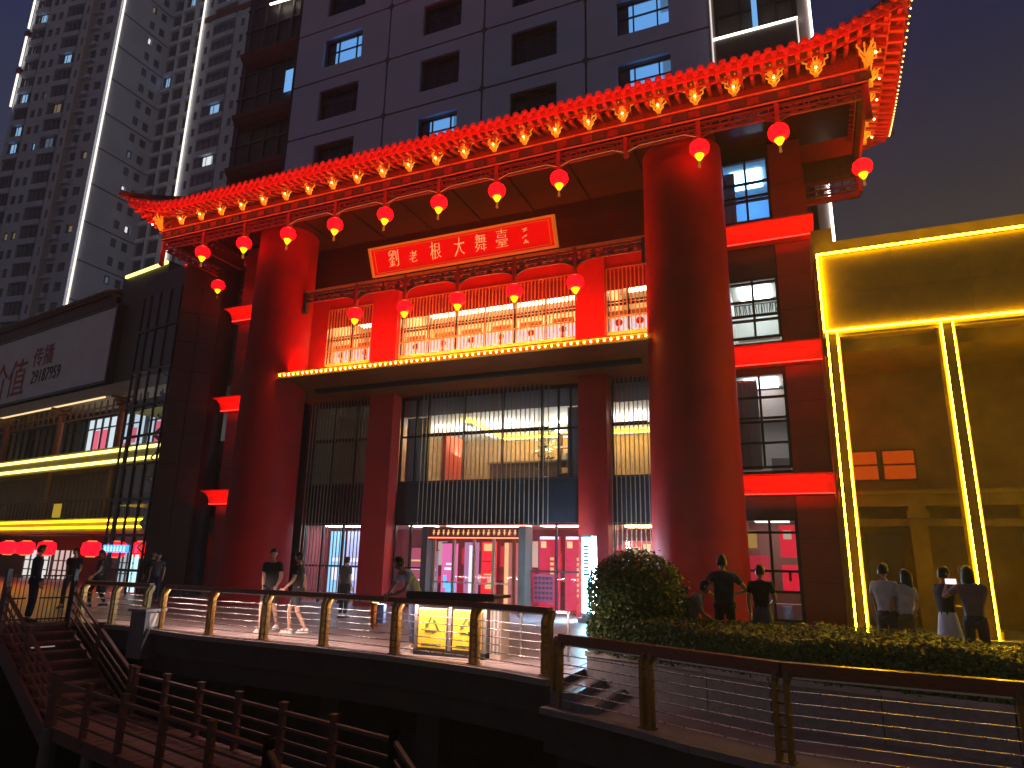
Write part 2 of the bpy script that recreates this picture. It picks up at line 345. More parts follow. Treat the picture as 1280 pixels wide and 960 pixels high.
def spandrel_pair(b, p, u, z, w_, h_, d=.05, m=1):   # curved bracket leaves each side of a hanging post
    for sgn in (-1, 1):
        pts = [(0, 0), (w_, 0)] + [(w_ * (1 - math.sin(t)), -h_ * (1 - math.cos(t))) for t in [i * math.pi / 12 for i in range(1, 7)]]
        vs = []
        for dn in (-d / 2, d / 2):
            for a, zz in pts: vs.append((p[0] + u[0] * a * sgn - u[1] * dn, p[1] + u[1] * a * sgn + u[0] * dn, z + zz))
        n = len(pts)
        b.add(vs, [tuple(range(n)), tuple(range(n, 2 * n))[::-1]] + [(i, (i + 1) % n, n + (i + 1) % n, n + i) for i in range(n)], m)
LX = [-23.06 + 1.048 * k for k in range(25)]
b = MB().box(-17.0, -4.05, 19.24, 19.36, 11.28, 11.38, 3); frieze(b, (-17.0, 19.3, 0), (-4.05, 19.3, 0), 11.25, 10.92, .30)
b.build('balcony_frieze', [wood_rail, carve_m, carve_red, gold_m], TH)
b = MB()
for x in [LX[k] for k in (8, 10, 12, 14, 16)]: spandrel_pair(b, (x, 19.3), (1, 0), 10.90, .62, .36)
b.box(-17.02, -16.9, 19.22, 19.38, 10.45, 11.3).box(-4.15, -4.03, 19.22, 19.38, 10.45, 11.3)
b.each('frieze_bracket', [carve_m, carve_m], TH)
hp = MB().box(LX[8] - .055, LX[8] + .055, 19.22, 19.38, 10.52, 11.35).ball((LX[8], 19.3, 10.48), .075, .075, .07, 8, 5).build('hanging_post', rafter_m, TH)
for k in (10, 12, 14, 16): shift(hp, (LX[k] - LX[8], 0, 0))
# --- main eave beam with gilded edge, carved fascia and hanging posts
b = MB().box(-23.25, 2.25, 17.64, 17.86, 13.84, 14.20, 1).box(-23.27, 2.27, 17.60, 17.88, 14.20, 14.26, 3).box(-23.25, 2.25, 17.62, 17.66, 13.84, 13.89, 3)
for i in range(64):
    x = -23.0 + i * .3975; b.box(x, x + .30, 17.615, 17.645, 13.93 + .0, 14.15, 2 if i % 2 else 0)
b.build('eave_beam', [carve_red, carve_m, carve_m, gold_m], TH)
b = MB(); frieze(b, (-23.2, 17.75, 0), (2.2, 17.75, 0), 13.80, 13.46, .32); b.build('eave_frieze', [wood_rail, carve_red, carve_m], TH)
b = MB()
for k in range(2, 24, 2): spandrel_pair(b, (LX[k], 17.75), (1, 0), 13.46, .55, .30)
b.each('frieze_bracket', [carve_m, carve_m], TH)
for sx_ in (-23.17, 2.17):
    b = MB().box(sx_ - .11, sx_ + .11, 17.87, 21.9, 13.84, 14.20, 1).box(sx_ - .13, sx_ + .13, 17.89, 21.9, 14.20, 14.258, 3); b.build('side_beam', [carve_red, carve_m, carve_m, gold_m], TH)
    b = MB(); frieze(b, (sx_, 17.9, 0), (sx_, 21.8, 0), 13.80, 13.46, .32); b.build('side_frieze', [wood_rail, carve_red, carve_m], TH)
    xa, xb = (sx_, -21.5) if sx_ < -10 else (.6, sx_)
    b = MB().box(xa, xb, 21.68, 21.88, 13.5, 14.2, 1).box(xa, xb, 21.70, 21.86, 12.75, 12.9, 0); frieze(b, (xa, 21.78, 0), (xb, 21.78, 0), 13.42, 13.0, .3); b.build('rear_beam', [carve_red, carve_m, carve_m], TH)
    MB().cyl((sx_, 17.75, 12.9), (sx_, 17.75, 13.84), .09, n=8).ball((sx_, 17.75, 12.86), .11, .11, .1, 8, 5).build('corner_post', rafter_m, TH)
    MB().cyl((sx_, 21.78, 12.9), (sx_, 21.78, 13.84), .09, n=8).build('corner_post', rafter_m, TH)
hp2 = MB().box(LX[2] - .06, LX[2] + .06, 17.66, 17.86, 13.28, 14.28).ball((LX[2], 17.75, 13.25), .08, .08, .08, 8, 5).build('hanging_post', rafter_m, TH)
for k in range(4, 24, 2): shift(hp2, (LX[k] - LX[2], 0, 0))
# thin cable lights between the posts
b = MB()
for k in range(6, 20, 2):
    x0, x1 = LX[k], LX[k + 2]; b.tube([(x0 + .06, 17.7, 13.36), (x0 + .4, 17.72, 13.5), (x1 - .4, 17.72, 13.52), (x1 - .06, 17.7, 13.36)], .012, 4)
b.build('string_light', M('string_gold', (.8, .45, .15), .4, emit=.25, ecol=(1, .45, .12)), TH)
# board above the beam, portico ceiling with coffers
MB().box(-23.1, 2.1, 17.87, 17.93, 14.2, 15.05).box(-23.2, -23.14, 17.93, 21.9, 14.2, 15.05).box(2.14, 2.2, 17.93, 21.9, 14.2, 15.05).build('eave_board', carve_red, TH)
b = MB().box(-19.3, -1.75, 17.94, 21.85, 13.86, 13.95)
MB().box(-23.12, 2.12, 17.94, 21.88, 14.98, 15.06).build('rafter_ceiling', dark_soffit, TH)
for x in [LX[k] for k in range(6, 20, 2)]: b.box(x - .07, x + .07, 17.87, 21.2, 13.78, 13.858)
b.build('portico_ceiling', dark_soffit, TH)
# --- bracket sets (dougong): stepped arms fanning out, lamp light put into the gilt as glow
lampdot = E('bracket_lamp', (1, .60, .10), 26)
def bracket_mesh(c, out=(0, -1), corner=False):
    b = MB(); ox, oy = out; px, py = -oy, ox
    P = lambda a, o, z: (c[0] + px * a + ox * o, c[1] + py * a + oy * o, c[2] + z)
    b.box(c[0] - .055, c[0] + .055, c[1] - .055, c[1] + .055, c[2] - .02, c[2] + .12)
    for t, (ln, zz) in enumerate(((.13, .12), (.22, .27), (.31, .44))):
        dirs = ((1, 0), (-1, 0), (.62, .5), (-.62, .5), (.22, .9), (-.22, .9)) if t else ((1, .2), (-1, .2))
        if corner: dirs = dirs + ((1, -.3), (-.3, 1.2), (1.2, .5))
        for da, do in dirs:
            s0 = .02; e1 = P(da * ln, do * ln * .8 + .02 * t, zz); e0 = P(da * s0, do * s0, zz - .13)
            b.beam(e0, e1, .030, .036); b.beam((e1[0], e1[1], e1[2] - .02), (e1[0], e1[1], e1[2] + .085), .040, .040, up=(0, 1, 0))
    return b
BZ = 14.27
br = bracket_mesh((LX[1], 17.46, BZ)).build('bracket_set', br_m, TH)
bl = MB().ball((LX[1], 17.36, BZ + .17), .028, .028, .028, 6, 4).build('bracket_lamp', lampdot, br)
for k in range(2, 24):
    c = shift(br, (LX[k] - LX[1], 0, 0)); shift(bl, (0, 0, 0), c)
for cx, o_ in ((-23.1, (-.707, -.707)), (2.1, (.707, -.707))):
    c = bracket_mesh((cx + o_[0] * .2, 17.55, BZ), o_, True)
    g = c.build('bracket_set', br_m, TH); MB().ball((cx + o_[0] * .5, 17.3, BZ + .16), .03, .03, .03, 6, 4).build('bracket_lamp', lampdot, g)
for cx, o_ in ((-23.40, (-1, 0)), (2.40, (1, 0))):
    for i in range(4):
        y = 18.45 + i * .95
        g = bracket_mesh((cx, y, BZ), o_).build('bracket_set', br_m, TH); MB().ball((cx + o_[0] * .22, y, BZ + .16), .028, .028, .028, 6, 4).build('bracket_lamp', lampdot, g)
# --- the hipped eave roof, every tile row and rafter on its own
XL, XR, YF, YB = -24.15, 3.10, 16.78, 22.9
def lift(x, y):
    d = min(max(0, x - XL), max(0, XR - x)) if (y < YF + .01 or y > YB - .01) else min(max(0, y - YF), max(0, YB - y))
    t = max(0, 1 - d / 3.0); return t * t
def eave_pt(x, y):    # point on the eave edge (top), corners flicked up and out
    L_ = lift(x, y); z = 14.72 + .66 * L_
    ox = .12 * L_ * (1 if x > -10.5 else -1); oy = -.12 * L_ * (1 if y < 19.8 else -1)
    return Vector((x + ox, y + oy, z))
def ridge_pt(x, y): return Vector((min(max(x, -20.9), -.15), 19.85, 16.15))
rim = []
n1, n2 = 60, 14
for i in range(n1): rim.append((XL + (XR - XL) * i / n1, YF))
for i in range(n2): rim.append((XR, YF + (YB - YF) * i / n2))
for i in range(n1): rim.append((XR - (XR - XL) * i / n1, YB))
for i in range(n2): rim.append((XL, YB - (YB - YF) * i / n2))
b = MB(); N = len(rim); vs = []
for x, y in rim:
    e0, e1 = eave_pt(x, y), ridge_pt(x, y)
    for t, sag in ((0, 0), (.35, -.10), (.7, -.06), (1, 0)): p = e0.lerp(e1, t); vs.append((p.x, p.y, p.z + sag))
for x, y in rim:
    e0, e1 = eave_pt(x, y), ridge_pt(x, y)
    for t, sag in ((0, 0), (.35, -.10), (.7, -.06), (1, 0)): p = e0.lerp(e1, t); vs.append((p.x, p.y, p.z + sag - .13))
fs = []
for i in range(N):
    j = (i + 1) % N
    for k in range(3): fs.append((i * 4 + k, j * 4 + k, j * 4 + k + 1, i * 4 + k + 1)); o_ = 4 * N; fs.append((o_ + i * 4 + k + 1, o_ + j * 4 + k + 1, o_ + j * 4 + k, o_ + i * 4 + k))
    fs.append((4 * N + i * 4, 4 * N + j * 4, j * 4, i * 4))
b.add(vs, fs); RF = b.build('roof', M('roof_board', (.30, .06, .035), .5, noise=.2, scale=5), TH)
def surf(x, y, t, dz): e0, e1 = eave_pt(x, y), ridge_pt(x, y); p = e0.lerp(e1, t); p.z += dz + (-.10 * math.sin(math.pi * min(1, t * 1.2))); return p
def tile_row(x, y, name='roof_tile'):
    b = MB(); e0, e1 = eave_pt(x, y), ridge_pt(x, y)
    d = (e0 - e1); d.z = 0; d.normalize()
    p = [surf(x, y, t, .07) for t in (0, .35, .7, .98)]; p[0] = p[0] + d * .06
    for a, c in zip(p, p[1:]): b.cyl(a, c, .088, n=8, caps=False)
    f = p[0]; b.cyl(f, f + d * .03, .100, n=10); b.cyl(f + d * .03, f + d * .045, .06, .05, 8)
    return b.build(name, tile_m, RF)
def drip(x, y, d):   # pointed drip tile between two rows
    e0 = eave_pt(x, y); px, py = -d[1], d[0]
    q = lambda a, z, o=.05: (e0.x + px * a + d[0] * o, e0.y + py * a + d[1] * o, e0.z + z)
    b = MB(); pts = [(-.09, .06), (.09, .06), (.09, -.03), (.05, -.10), (0, -.15), (-.05, -.10), (-.09, -.03)]
    vs = [q(a, z) for a, z in pts] + [q(a, z, .02) for a, z in pts]; n = 7
    b.add(vs, [tuple(range(n)), tuple(range(n, 2 * n))[::-1]] + [(i, (i + 1) % n, n + (i + 1) % n, n + i) for i in range(n)]); return b
nT = 94; dr = MB()
for i in range(nT + 1):
    x = XL + (XR - XL) * i / nT; tile_row(x, YF)
    if i < nT: D = drip(x + (XR - XL) / nT / 2, YF, (0, -1)); dr.add(D.v, D.f)
for xs, dd in ((XR, (1, 0)), (XL, (-1, 0))):
    for i in range(1, 21): y = YF + (YB - YF) * i / 21; tile_row(xs, y); D = drip(xs, y - (YB - YF) / 42, dd); dr.add(D.v, D.f)
tag(dr.build('drip_tile', tile_m, RF), kind='stuff')
for x0, y0 in ((XL, YF), (XR, YF), (XL, YB), (XR, YB)):     # hip ridges with a flicked tip
    p = [surf(x0, y0, t, .16) for t in (0, .12, .3, .6, .98)]; d = (p[0] - p[1]).normalized()
    p = [p[0] + d * .30 + Vector((0, 0, .10))] + p
    b = MB()
    for a, c in zip(p, p[1:]): b.beam(a, c, .16, .24)
    b.build('hip_ridge', M('ridge_tile', (.16, .05, .035), .5, noise=.3, scale=6), RF)
MB().box(-21.1, .05, 19.72, 19.98, 16.12, 16.55).build('main_ridge', MATS['ridge_tile'], RF)
bulb_s = E('bulb_small', (1, .62, .15), 5)
def rafters(pts):
    for x, y, d in pts:
        b = MB(); e0 = eave_pt(x, y); r1 = ridge_pt(x, y); s_ = (e0 - r1).normalized()
        u = Vector((d[0], d[1], 0))
        back = e0 - u * .62; back.z = e0.z - .19 + .62 * .20
        a = e0 - u * .03; a.z -= .20
        b.beam(a, back, .105, .10)
        a2 = e0 - u * .40; a2.z -= .26; b2 = e0 - u * 1.12; b2.z = a2.z + .72 * .33
        b.cyl(a2, b2, .055, n=7)
        b.build('rafter', rafter_m, RF)
pts = [(XL + .18 + (XR - XL - .36) * i / (nT - 1), YF, (0, -1)) for i in range(nT)]
for xs, d in ((XR, (1, 0)), (XL, (-1, 0))): pts += [(xs, YF + .35 + (YB - YF - .7) * i / 19, d) for i in range(20)]
rafters(pts)
b = MB()
for i in range(60):
    a, c = [eave_pt(XL + .2 + (XR - XL - .4) * (i + k) / 60, YF) for k in (0, 1)]
    b.beam((a.x, a.y + .38, a.z - .13), (c.x, c.y + .38, c.z - .13), .05, .10); b.beam((a.x, a.y + .04, a.z - .14), (c.x, c.y + .04, c.z - .14), .03, .05)
for xs, sg in ((XR, -1), (XL, 1)):
    for i in range(14):
        a, c = [eave_pt(xs, YF + .2 + (YB - YF - .4) * (i + k) / 14) for k in (0, 1)]
        b.beam((a.x + sg * .38, a.y, a.z - .13), (c.x + sg * .38, c.y, c.z - .13), .05, .10)
b.build('eave_board', rafter_m, RF)
bs = None
for i in range(34):
    p = eave_pt(XR, YF + .15 + (YB - YF - .3) * i / 33)
    o_ = MB().ball((p.x + .10, p.y, p.z - .02), .022, .022, .022, 6, 4).build('bulb', bulb_s, RF)
# --- wings: tiled red wall, four window bays each side, lit ledges
panel_cache = {}
def wing_panels(x0, x1, zs, y, nx):
    for z0, z1 in zs:
        nz = max(1, round((z1 - z0) / 1.22))
        for i in range(nx):
            for j in range(nz):
                a0 = x0 + (x1 - x0) * i / nx + .008; a1 = x0 + (x1 - x0) * (i + 1) / nx - .008; c0 = z0 + (z1 - z0) * j / nz + .008; c1 = z0 + (z1 - z0) * (j + 1) / nz - .008
                MB().box(a0, a1, y, y + .05, c0, c1).build('wall_panel', wing_red, TH)
MB().box(-22.35, -18.0, FY + .06, FY + .36, 0, 14.9).box(-.42, .58, FY + .06, FY + .36, 0, 14.9).box(-3.6, -1.90, FY + .06, FY + .36, 0, 14.9).each('wing_wall', M('mortar_dark', (.05, .012, .01), .8), TH)
zb = [(0, 3.56), (4.12, 7.40), (8.06, 11.36), (11.92, 14.9)]
wing_panels(-.40, .58, zb, FY, 1); wing_panels(-22.35, -18.0, zb, FY, 4)
MB().box(.581, .62, FY, 27, 0, 13.8).build('side_cladding', wing_red, TH)
WX0, WX1 = -1.90, -.42
dkpan = M('window_dark_panel', (.05, .035, .028), .35, noise=.2)
def wing_window(z0, z1, solid, rows, cols, lamp, wall, items):
    zt = z1 - solid
    wn = MB().box(WX0, WX1, FY + .1, FY + .3, zt, z1 + .5).build('wing_window', dkpan, TH)
    f = MB(); fr = .035
    for x in [WX0 + .03, *[WX0 + (WX1 - WX0) * c for c in cols], WX1 - .03]: f.box(x - fr, x + fr, FY + .06, FY + .16, z0, zt)
    for z in [z0 + .03, *[z0 + (zt - z0) * r for r in rows], zt - .03]: f.box(WX0, WX1, FY + .065, FY + .155, z - fr, z + fr)
    f.build('frame', dkframe, wn)
    MB().box(WX0, WX1, FY + .11, FY + .115, z0, zt).build('pane', GL, wn)
    rm = room(TH, WX0 - .02, WX1 + .02, FY + .36, FY + 2.6, z0 - .05, zt + .05, wall, W_floor, W_white, [(WX0 + .25, WX1 - .25, FY + .8, FY + 2.0, lamp)])
    for nm, bx, mm in items: MB().box(*bx).build(nm, mm, rm)
    MB().box(WX0, WX1, FY + .06, FY + .36, z1 + .5, z1 + .55).build('lintel', dkpan, wn)
    if z1 > 14: MB().box(-4.2, .58, FY + .30, FY + .36, 14.6, 15).build('lintel', dkpan, wn)
    return wn, rm
wing_window(12.30, 14.55, .0, (.34, .40, .62), (.52,), L_blue, W_blue,
            [('cabinet', (-.85, -.45, FY + 1.6, FY + 2.0, 12.3, 12.75), dkframe), ('light_panel', (-1.1, -.5, FY + 2.52, FY + 2.56, 12.75, 13.1), E('panel_blue', (.6, .9, 1), 2.5)), ('curtain', (-1.88, -1.5, FY + .5, FY + .55, 12.3, 14.4), M('curtain_grey', (.4, .42, .48), .8, noise=.3, scale=3, stretch=(12, 12, .2)))])
wn, rm = wing_window(8.38, 11.2, .85, (.30, .38, .62, .92), (.50,), E('lamp_showroom', (.93, 1, .97), 9), W_white, [('shelf_board', (-1.85, -.5, FY + 2.2, FY + 2.55, 9.05, 9.1), W_white)])
for i in range(22):
    x = -1.82 + i * .062; MB().beam((x, FY + 1.5, 9.62), (x + rnd.uniform(-.05, .05), FY + 1.5, 10.0), .03, .03).build('rail_rod', dkframe, rm)
MB().box(-1.85, -.45, FY + 1.48, FY + 1.52, 10.0, 10.03).build('hanging_rail', dkframe, rm)
wing_window(4.38, 7.36, .1, (.26, .48, .52, .74), (.50,), E('lamp_dim', (1, .95, .88), 7), M('room_grey', (.5, .47, .45), .8),
            [('curtain', (-1.85, -1.25, FY + .6, FY + .66, 4.4, 7.2), MATS['curtain_grey']), ('white_bag', (-1.0, -.5, FY + .7, FY + 1.1, 4.4, 4.75), white_m), ('bulkhead', (-1.9, -.4, FY + 2.1, FY + 2.5, 6.2, 7.2), M('bulkhead_brown', (.3, .24, .22), .8))])
wn, rm = wing_window(.12, 3.55, .62, (.28, .48, .86), (.50,), E('lamp_shop', (1, .8, .7), 3.2), M('room_pinkish', (.40, .20, .18), .8),
            [('red_poster', (-.92, -.50, FY + .30, FY + .32, 1.85, 2.75), E('poster_red', (.95, .012, .04), .8)), ('poster_disc', (-.82, -.60, FY + .27, FY + .29, 2.36, 2.60), E('poster_cream', (1, .7, .45), .5)),
             ('red_poster', (-.92, -.50, FY + .30, FY + .32, .95, 1.65), E('poster_red', (.95, .012, .04), .8)), ('poster_leaf', (-.75, -.68, FY + .27, FY + .29, 1.2, 1.5), M('leaf_green', (.05, .25, .08), .6)),
             ('red_poster', (-1.8, -1.25, FY + .4, FY + .42, .9, 1.9), E('poster_rose', (.8, .03, .06), .55)), ('gold_poster', (-1.8, -1.55, FY + .4, FY + .42, 2.1, 2.6), E('poster_gold', (.8, .4, .1), .5)),
             ('white_counter', (-1.85, -.5, FY + .8, FY + 1.3, .1, .55), white_m), ('white_vase', (-1.0, -.75, FY + .5, FY + .75, .1, .5), white_m)])
# ledges: coved, flaring at the end, turning the corner
cove = [(0, 0)] + [(.30 + .32 * (1 - math.cos(t)), .06 + .44 * math.sin(t)) for t in [i * math.pi / 12 for i in range(0, 7)]] + [(.62, .56), (0, .56)]
cove[1] = (.30, 0)
ledge_m = M('ledge_red', (.55, .05, .028), .55, noise=.08, scale=2)
led_strip = E('led_red', (1, .05, .03), 2.2)
for z in (3.57, 7.41, 11.37):
    k = .6
    pth = [((-2.4, FY, z), (0, -1)), ((.30, FY, z), (0, -1)), ]
    b = MB()
    path = [((-2.4, FY - .01, z), (0, -1)), ((.57, FY - .01, z), (.30, -1)), ((.58, FY + 2.4, z), (.30, 0))]
    b.sweep(path, cove); L1 = b.build('ledge', ledge_m, TH)
    MB().beam((-1.8, FY - .355, z + .02), (.66, FY - .355, z + .02), .03, .025).build('led_strip', led_strip, L1)
    b = MB(); path = [((-22.30, FY + 2.4, z), (-.55, 0)), ((-22.29, FY - .01, z), (-.55, -1)), ((-18.4, FY - .01, z), (0, -1))]
    b.sweep(path, cove); L2 = b.build('ledge', ledge_m, TH)
    MB().beam((-22.40, FY - .355, z + .02), (-19.0, FY - .355, z + .02), .03, .025).build('led_strip', led_strip, L2)
# --- lower glazed front
S1, S2 = 2.80, 4.24
b = MB()
for x0, x1 in ((-18.2, -14.78), (-13.72, -6.68), (-5.74, -4.3)):
    b.box(x0, x1, FY + .02, FY + .22, S1 + .03, S2)
b.each('spandrel_panel', spandrel, TH)
b = MB().box(-18.3, -4.1, FY + .0, FY + .3, 7.36, 7.44).box(-18.3, -17.7, FY + .0, FY + .2, 0, 7.36).box(-4.42, -4.1, FY, FY + .2, 0, 7.36); b.each('head_beam', canopy_m, TH)
glz = MB(); fr = MB()
vx = [-13.68, -13.05, -12.55, -11.1, -9.6, -8.15, -7.55, -7.12, -6.72, -17.66, -16.7, -15.7, -14.82, -5.70, -4.45]
for x in vx: fr.box(x - .028, x + .028, FY - .03, FY + .08, S2, 7.36)
for x0, x1 in ((-17.7, -14.8), (-13.72, -6.68), (-5.74, -4.42)):
    for z in (S2 + .03, 5.92, 7.33): fr.box(x0, x1, FY - .02, FY + .07, z - .03, z + .03)
    glz.box(x0, x1, FY + .02, FY + .025, S2, 7.36)
    for z in (S1 - .02, 1.30): fr.box(x0 if not (x0 == -13.72 and z < 2) else x0, x1 if not (x0 == -13.72 and z < 2) else -12.35, FY - .02, FY + .07, z - .03, z + .03)
fr.box(-8.45, -6.68, FY - .02, FY + .07, 1.27, 1.33)
for x in (-17.66, -16.85, -15.95, -14.82, -13.68, -13.05, -7.62, -6.72, -5.70, -4.45): fr.box(x - .03, x + .03, FY - .03, FY + .08, 0, S1)
fr.each('window_frame', dkframe, TH)
for x0, x1 in ((-17.7, -14.8), (-13.72, -12.35), (-8.45, -6.68), (-5.74, -4.42)): glz.box(x0, x1, FY + .02, FY + .025, .1, S1)
glz.each('window_pane', GL, TH)
# vertical slats in front
zone = [(-12.62, -7.80, 2.72, 7.42, 30), (-17.62, -14.92, .12, 7.42, 19), (-5.66, -4.50, .12, 7.42, 9)]
for x0, x1, z0, z1, n in zone:
    first = None
    for i in range(n):
        x = x0 + (x1 - x0) * i / (n - 1)
        if first is None: first = MB().box(x - .012, x + .012, FY - .32, FY - .29, z0, z1).build('slat', bronze, TH); fx = x
        else: shift(first, (x - fx, 0, 0))
    MB().box(x0, x1, FY - .28, FY - .24, z0 + .05, z0 + .1).box(x0, x1, FY - .28, FY - .24, 5.9, 5.95).box(x0, x1, FY - .28, FY - .24, z1 - .1, z1 - .05).each('slat_rail', dkframe, TH)
# --- upper foyer behind the glass
cv = E('cove_yellow', (1, .60, .03), 12)
up = room(TH, -14.8, -4.3, FY + .25, 27.1, S2 - .02, 6.72, W_warm, W_floor, M('foyer_ceiling', (.8, .78, .72), .8), [(-13.3, -13.1, 23.2, 23.4, L_white), (-10.2, -10.0, 23.0, 23.2, L_white), (-8.6, -8.4, 23.8, 24.0, L_white), (-7.2, -7.0, 23.0, 23.2, L_white), (-5.3, -5.1, 23.0, 23.2, L_white), (-12.0, -11.8, 25.0, 25.2, L_white), (-9.2, -9.0, 25.6, 25.8, L_white)], 'foyer_room'); tag(up, None); area('foyer_ceiling_lamp', (-9.5, 24.0, 5.6), (0, .1, 1), (1, 0, 0), 9.0, .5, (1, .88, .70), 400)
MB().box(-14.8, -4.3, FY + .26, FY + .34, 6.735, 7.36).build('ceiling_bulkhead', M('bulkhead_grey', (.45, .43, .42), .8), up)
MB().beam((-11.6, 22.3, 6.60), (-11.95, 26.3, 6.60), .10, .10).beam((-11.9, 26.3, 6.60), (-4.4, 26.3, 6.60), .10, .10).build('cove_light', cv, up)
MB().beam((-11.45, 22.3, 6.50), (-11.8, 26.2, 6.50), .22, .05).beam((-11.8, 26.1, 6.50), (-4.4, 26.1, 6.50), .22, .05).build('cove_board', W_white, up)
MB().box(-12.9, -12.75, 23.0, 24.6, S2, 6.3).build('red_pillar', M('red_pier', (.6, .06, .03), .5), up)
room(TH, -17.8, -15.0, FY + .25, 24.0, S2 - .02, 7.3, M('dim_room', (.30, .24, .17), .8), W_floor, W_white, [(-15.8, -15.3, 22.4, 23.0, E('lamp_faint', (1, .85, .6), 5))], 'side_room')
gr = room(TH, -17.8, -4.3, FY + .25, 25.6, .02, S1, M('lobby_wall', (.34, .05, .05), .7, noise=.3), M('lobby_floor', (.4, .3, .28), .15), W_white, [(-17.3, -15.2, 21.9, 22.5, E('lamp_lobby_cool', (.85, .92, 1), 12)), (-13.5, -12.6, 21.9, 22.5, E('lamp_lobby_warm', (1, .75, .6), 12)), (-11.9, -8.9, 21.8, 22.4, E('lamp_rosy', (1, .30, .24), 14)), (-8.4, -6.8, 21.9, 22.5, E('lamp_rosy', (1, .30, .24), 14)), (-5.6, -4.6, 22.2, 22.8, E('lamp_amber', (1, .55, .25), 30))], 'lobby_room')
b_ = [E('lobby_red', (.9, .02, .04), .55), E('lobby_gold', (1, .5, .16), .6), E('lobby_cream', (1, .8, .6), .45), M('lobby_dark', (.08, .02, .02), .6), E('lobby_crimson', (.6, .01, .05), .4)]  # poster glow stands in for lobby lamp light on them
for i in range(34):
    x = -13.6 + (i % 17) * .54; z = .25 + 1.05 * (i // 17) + rnd.uniform(0, .2)
    MB().box(x, x + rnd.uniform(.25, .48), 24.2 + .05 * (i % 3), 24.24 + .05 * (i % 3), z, z + rnd.uniform(.5, .95)).build('wall_poster', b_[rnd.choice((0, 0, 0, 4, 4, 1, 2, 3))], gr)
for i in range(9): MB().box(-13.5 + i * 1.02, -12.75 + i * 1.02, 23.0, 23.5, .02, .75 + .2 * (i % 2)).build('display_plinth', b_[(3, 4, 3)[i % 3]], gr)
# entrance: timber portal, doors
ent = MB().box(-12.30, -12.08, FY - .5, FY + .1, 0, 2.70).build('entrance_portal', M('portal_grey', (.10, .075, .06), .6, noise=.25), TH)
MB().box(-8.72, -8.48, FY - .5, FY + .1, 0, 2.70).build('portal_jamb', MATS['portal_grey'], ent)
MB().box(-12.08, -8.72, FY - .46, FY + .1, 2.34, 2.66).build('lintel_sign', M('lintel_red', (.25, .03, .025), .5), ent)
strk = MB()
for i in range(17):       # illegible gilt characters of the lintel sign
    x = -11.9 + i * .187
    strk.box(x, x + .10, FY - .475, FY - .462, 2.47, 2.49).box(x + .04, x + .06, FY - .475, FY - .462, 2.41, 2.58).box(x + .01, x + .09, FY - .475, FY - .462, 2.53 + .01 * (i % 3), 2.545 + .01 * (i % 3))
    if i % 2: strk.box(x, x + .02, FY - .475, FY - .462, 2.40, 2.50)
strk.build('gilt_characters', E('glyph_gold', (1, .55, .2), 1.1), ent)
MB().box(-12.08, -8.72, FY - .45, FY - .42, 2.30, 2.335).build('lintel_light', E('lintel_glow', (1, .18, .08), 3), ent)
for i, x in enumerate((-12.02, -11.27, -10.50, -9.78, -9.05)):
    d = MB().box(x - .045, x + .045, FY - .12, FY - .02, .02, 2.3).build('door_post', bronze, ent)
dgl = MB()
for x0, x1 in ((-11.97, -11.32), (-11.22, -10.55), (-10.45, -9.83), (-9.73, -9.10), (-9.0, -8.74)): dgl.box(x0, x1, FY - .08, FY - .072, .05, 2.28)
dgl.build('door_pane', GL, ent)
for x0, x1 in ((-11.97, -11.32), (-11.22, -10.55), (-10.45, -9.83), (-9.73, -9.10)): MB().box(x0, x1, FY - .11, FY - .05, .85, .90).build('door_bar', steel, ent)

# ================================================================== things on the theatre
# name board, leaning forward on the frieze
SG = thing('sign_board', 'long red name board with gilt frame and pale gold calligraphy under the eave', 'sign', (-10.35, 19.0, 11.4))
sb0, st0 = Vector((0, 19.14, 11.40)), Vector((0, 18.72, 12.36)); up_ = (st0 - sb0); H_ = up_.length; up_.normalize(); nrm = Vector((1, 0, 0)).cross(up_)
def sgp(x, h, o): return Vector((x, 0, 0)) + sb0 + up_ * h + nrm * o
def sgbox(b, x0, x1, h0, h1, o0, o1):
    vs = [sgp(x, h, o) for o in (o0, o1) for x, h in ((x0, h0), (x1, h0), (x1, h1), (x0, h1))]
    return b.add(vs, [(0, 3, 2, 1), (4, 5, 6, 7), (0, 1, 5, 4), (1, 2, 6, 5), (2, 3, 7, 6), (3, 0, 4, 7)])
sgbox(MB(), -13.80, -6.90, .06, H_ - .06, -.12, 0).build('board_face', M('sign_red_glow', (.42, .003, .002), .4, noise=.08, emit=.55, ecol=(1, .001, .001)), SG)  # glow in the red stands in for lamps shining on the board
for a in ((-13.88, -6.82, 0, .07), (-13.88, -6.82, H_ - .07, H_), (-13.88, -13.80, .07, H_ - .07), (-6.90, -6.82, .07, H_ - .07)):
    sgbox(MB(), a[0], a[1], a[2], a[3], -.13, .06).build('frame_bar', M('sign_gilt_glow', (.75, .33, .06), .4, metal=.2, emit=.22, ecol=(1, .35, .03)), SG)  # gilt frame glows too, lamp light put into its colour
b = MB()
for a in ((-13.68, -7.02, .125, .14), (-13.68, -7.02, H_ - .14, H_ - .125), (-13.68, -13.665, .14, H_ - .14), (-7.035, -7.02, .14, H_ - .14)): sgbox(b, *a, 0, .012)
b.build('gilt_line', MATS['sign_gilt_glow'], SG)
glyph = M('calligraphy_gold_glow', (.7, .5, .2), .4, noise=.35, scale=9, emit=.42, ecol=(1, .66, .22))  # lamp light on the characters put in as emission
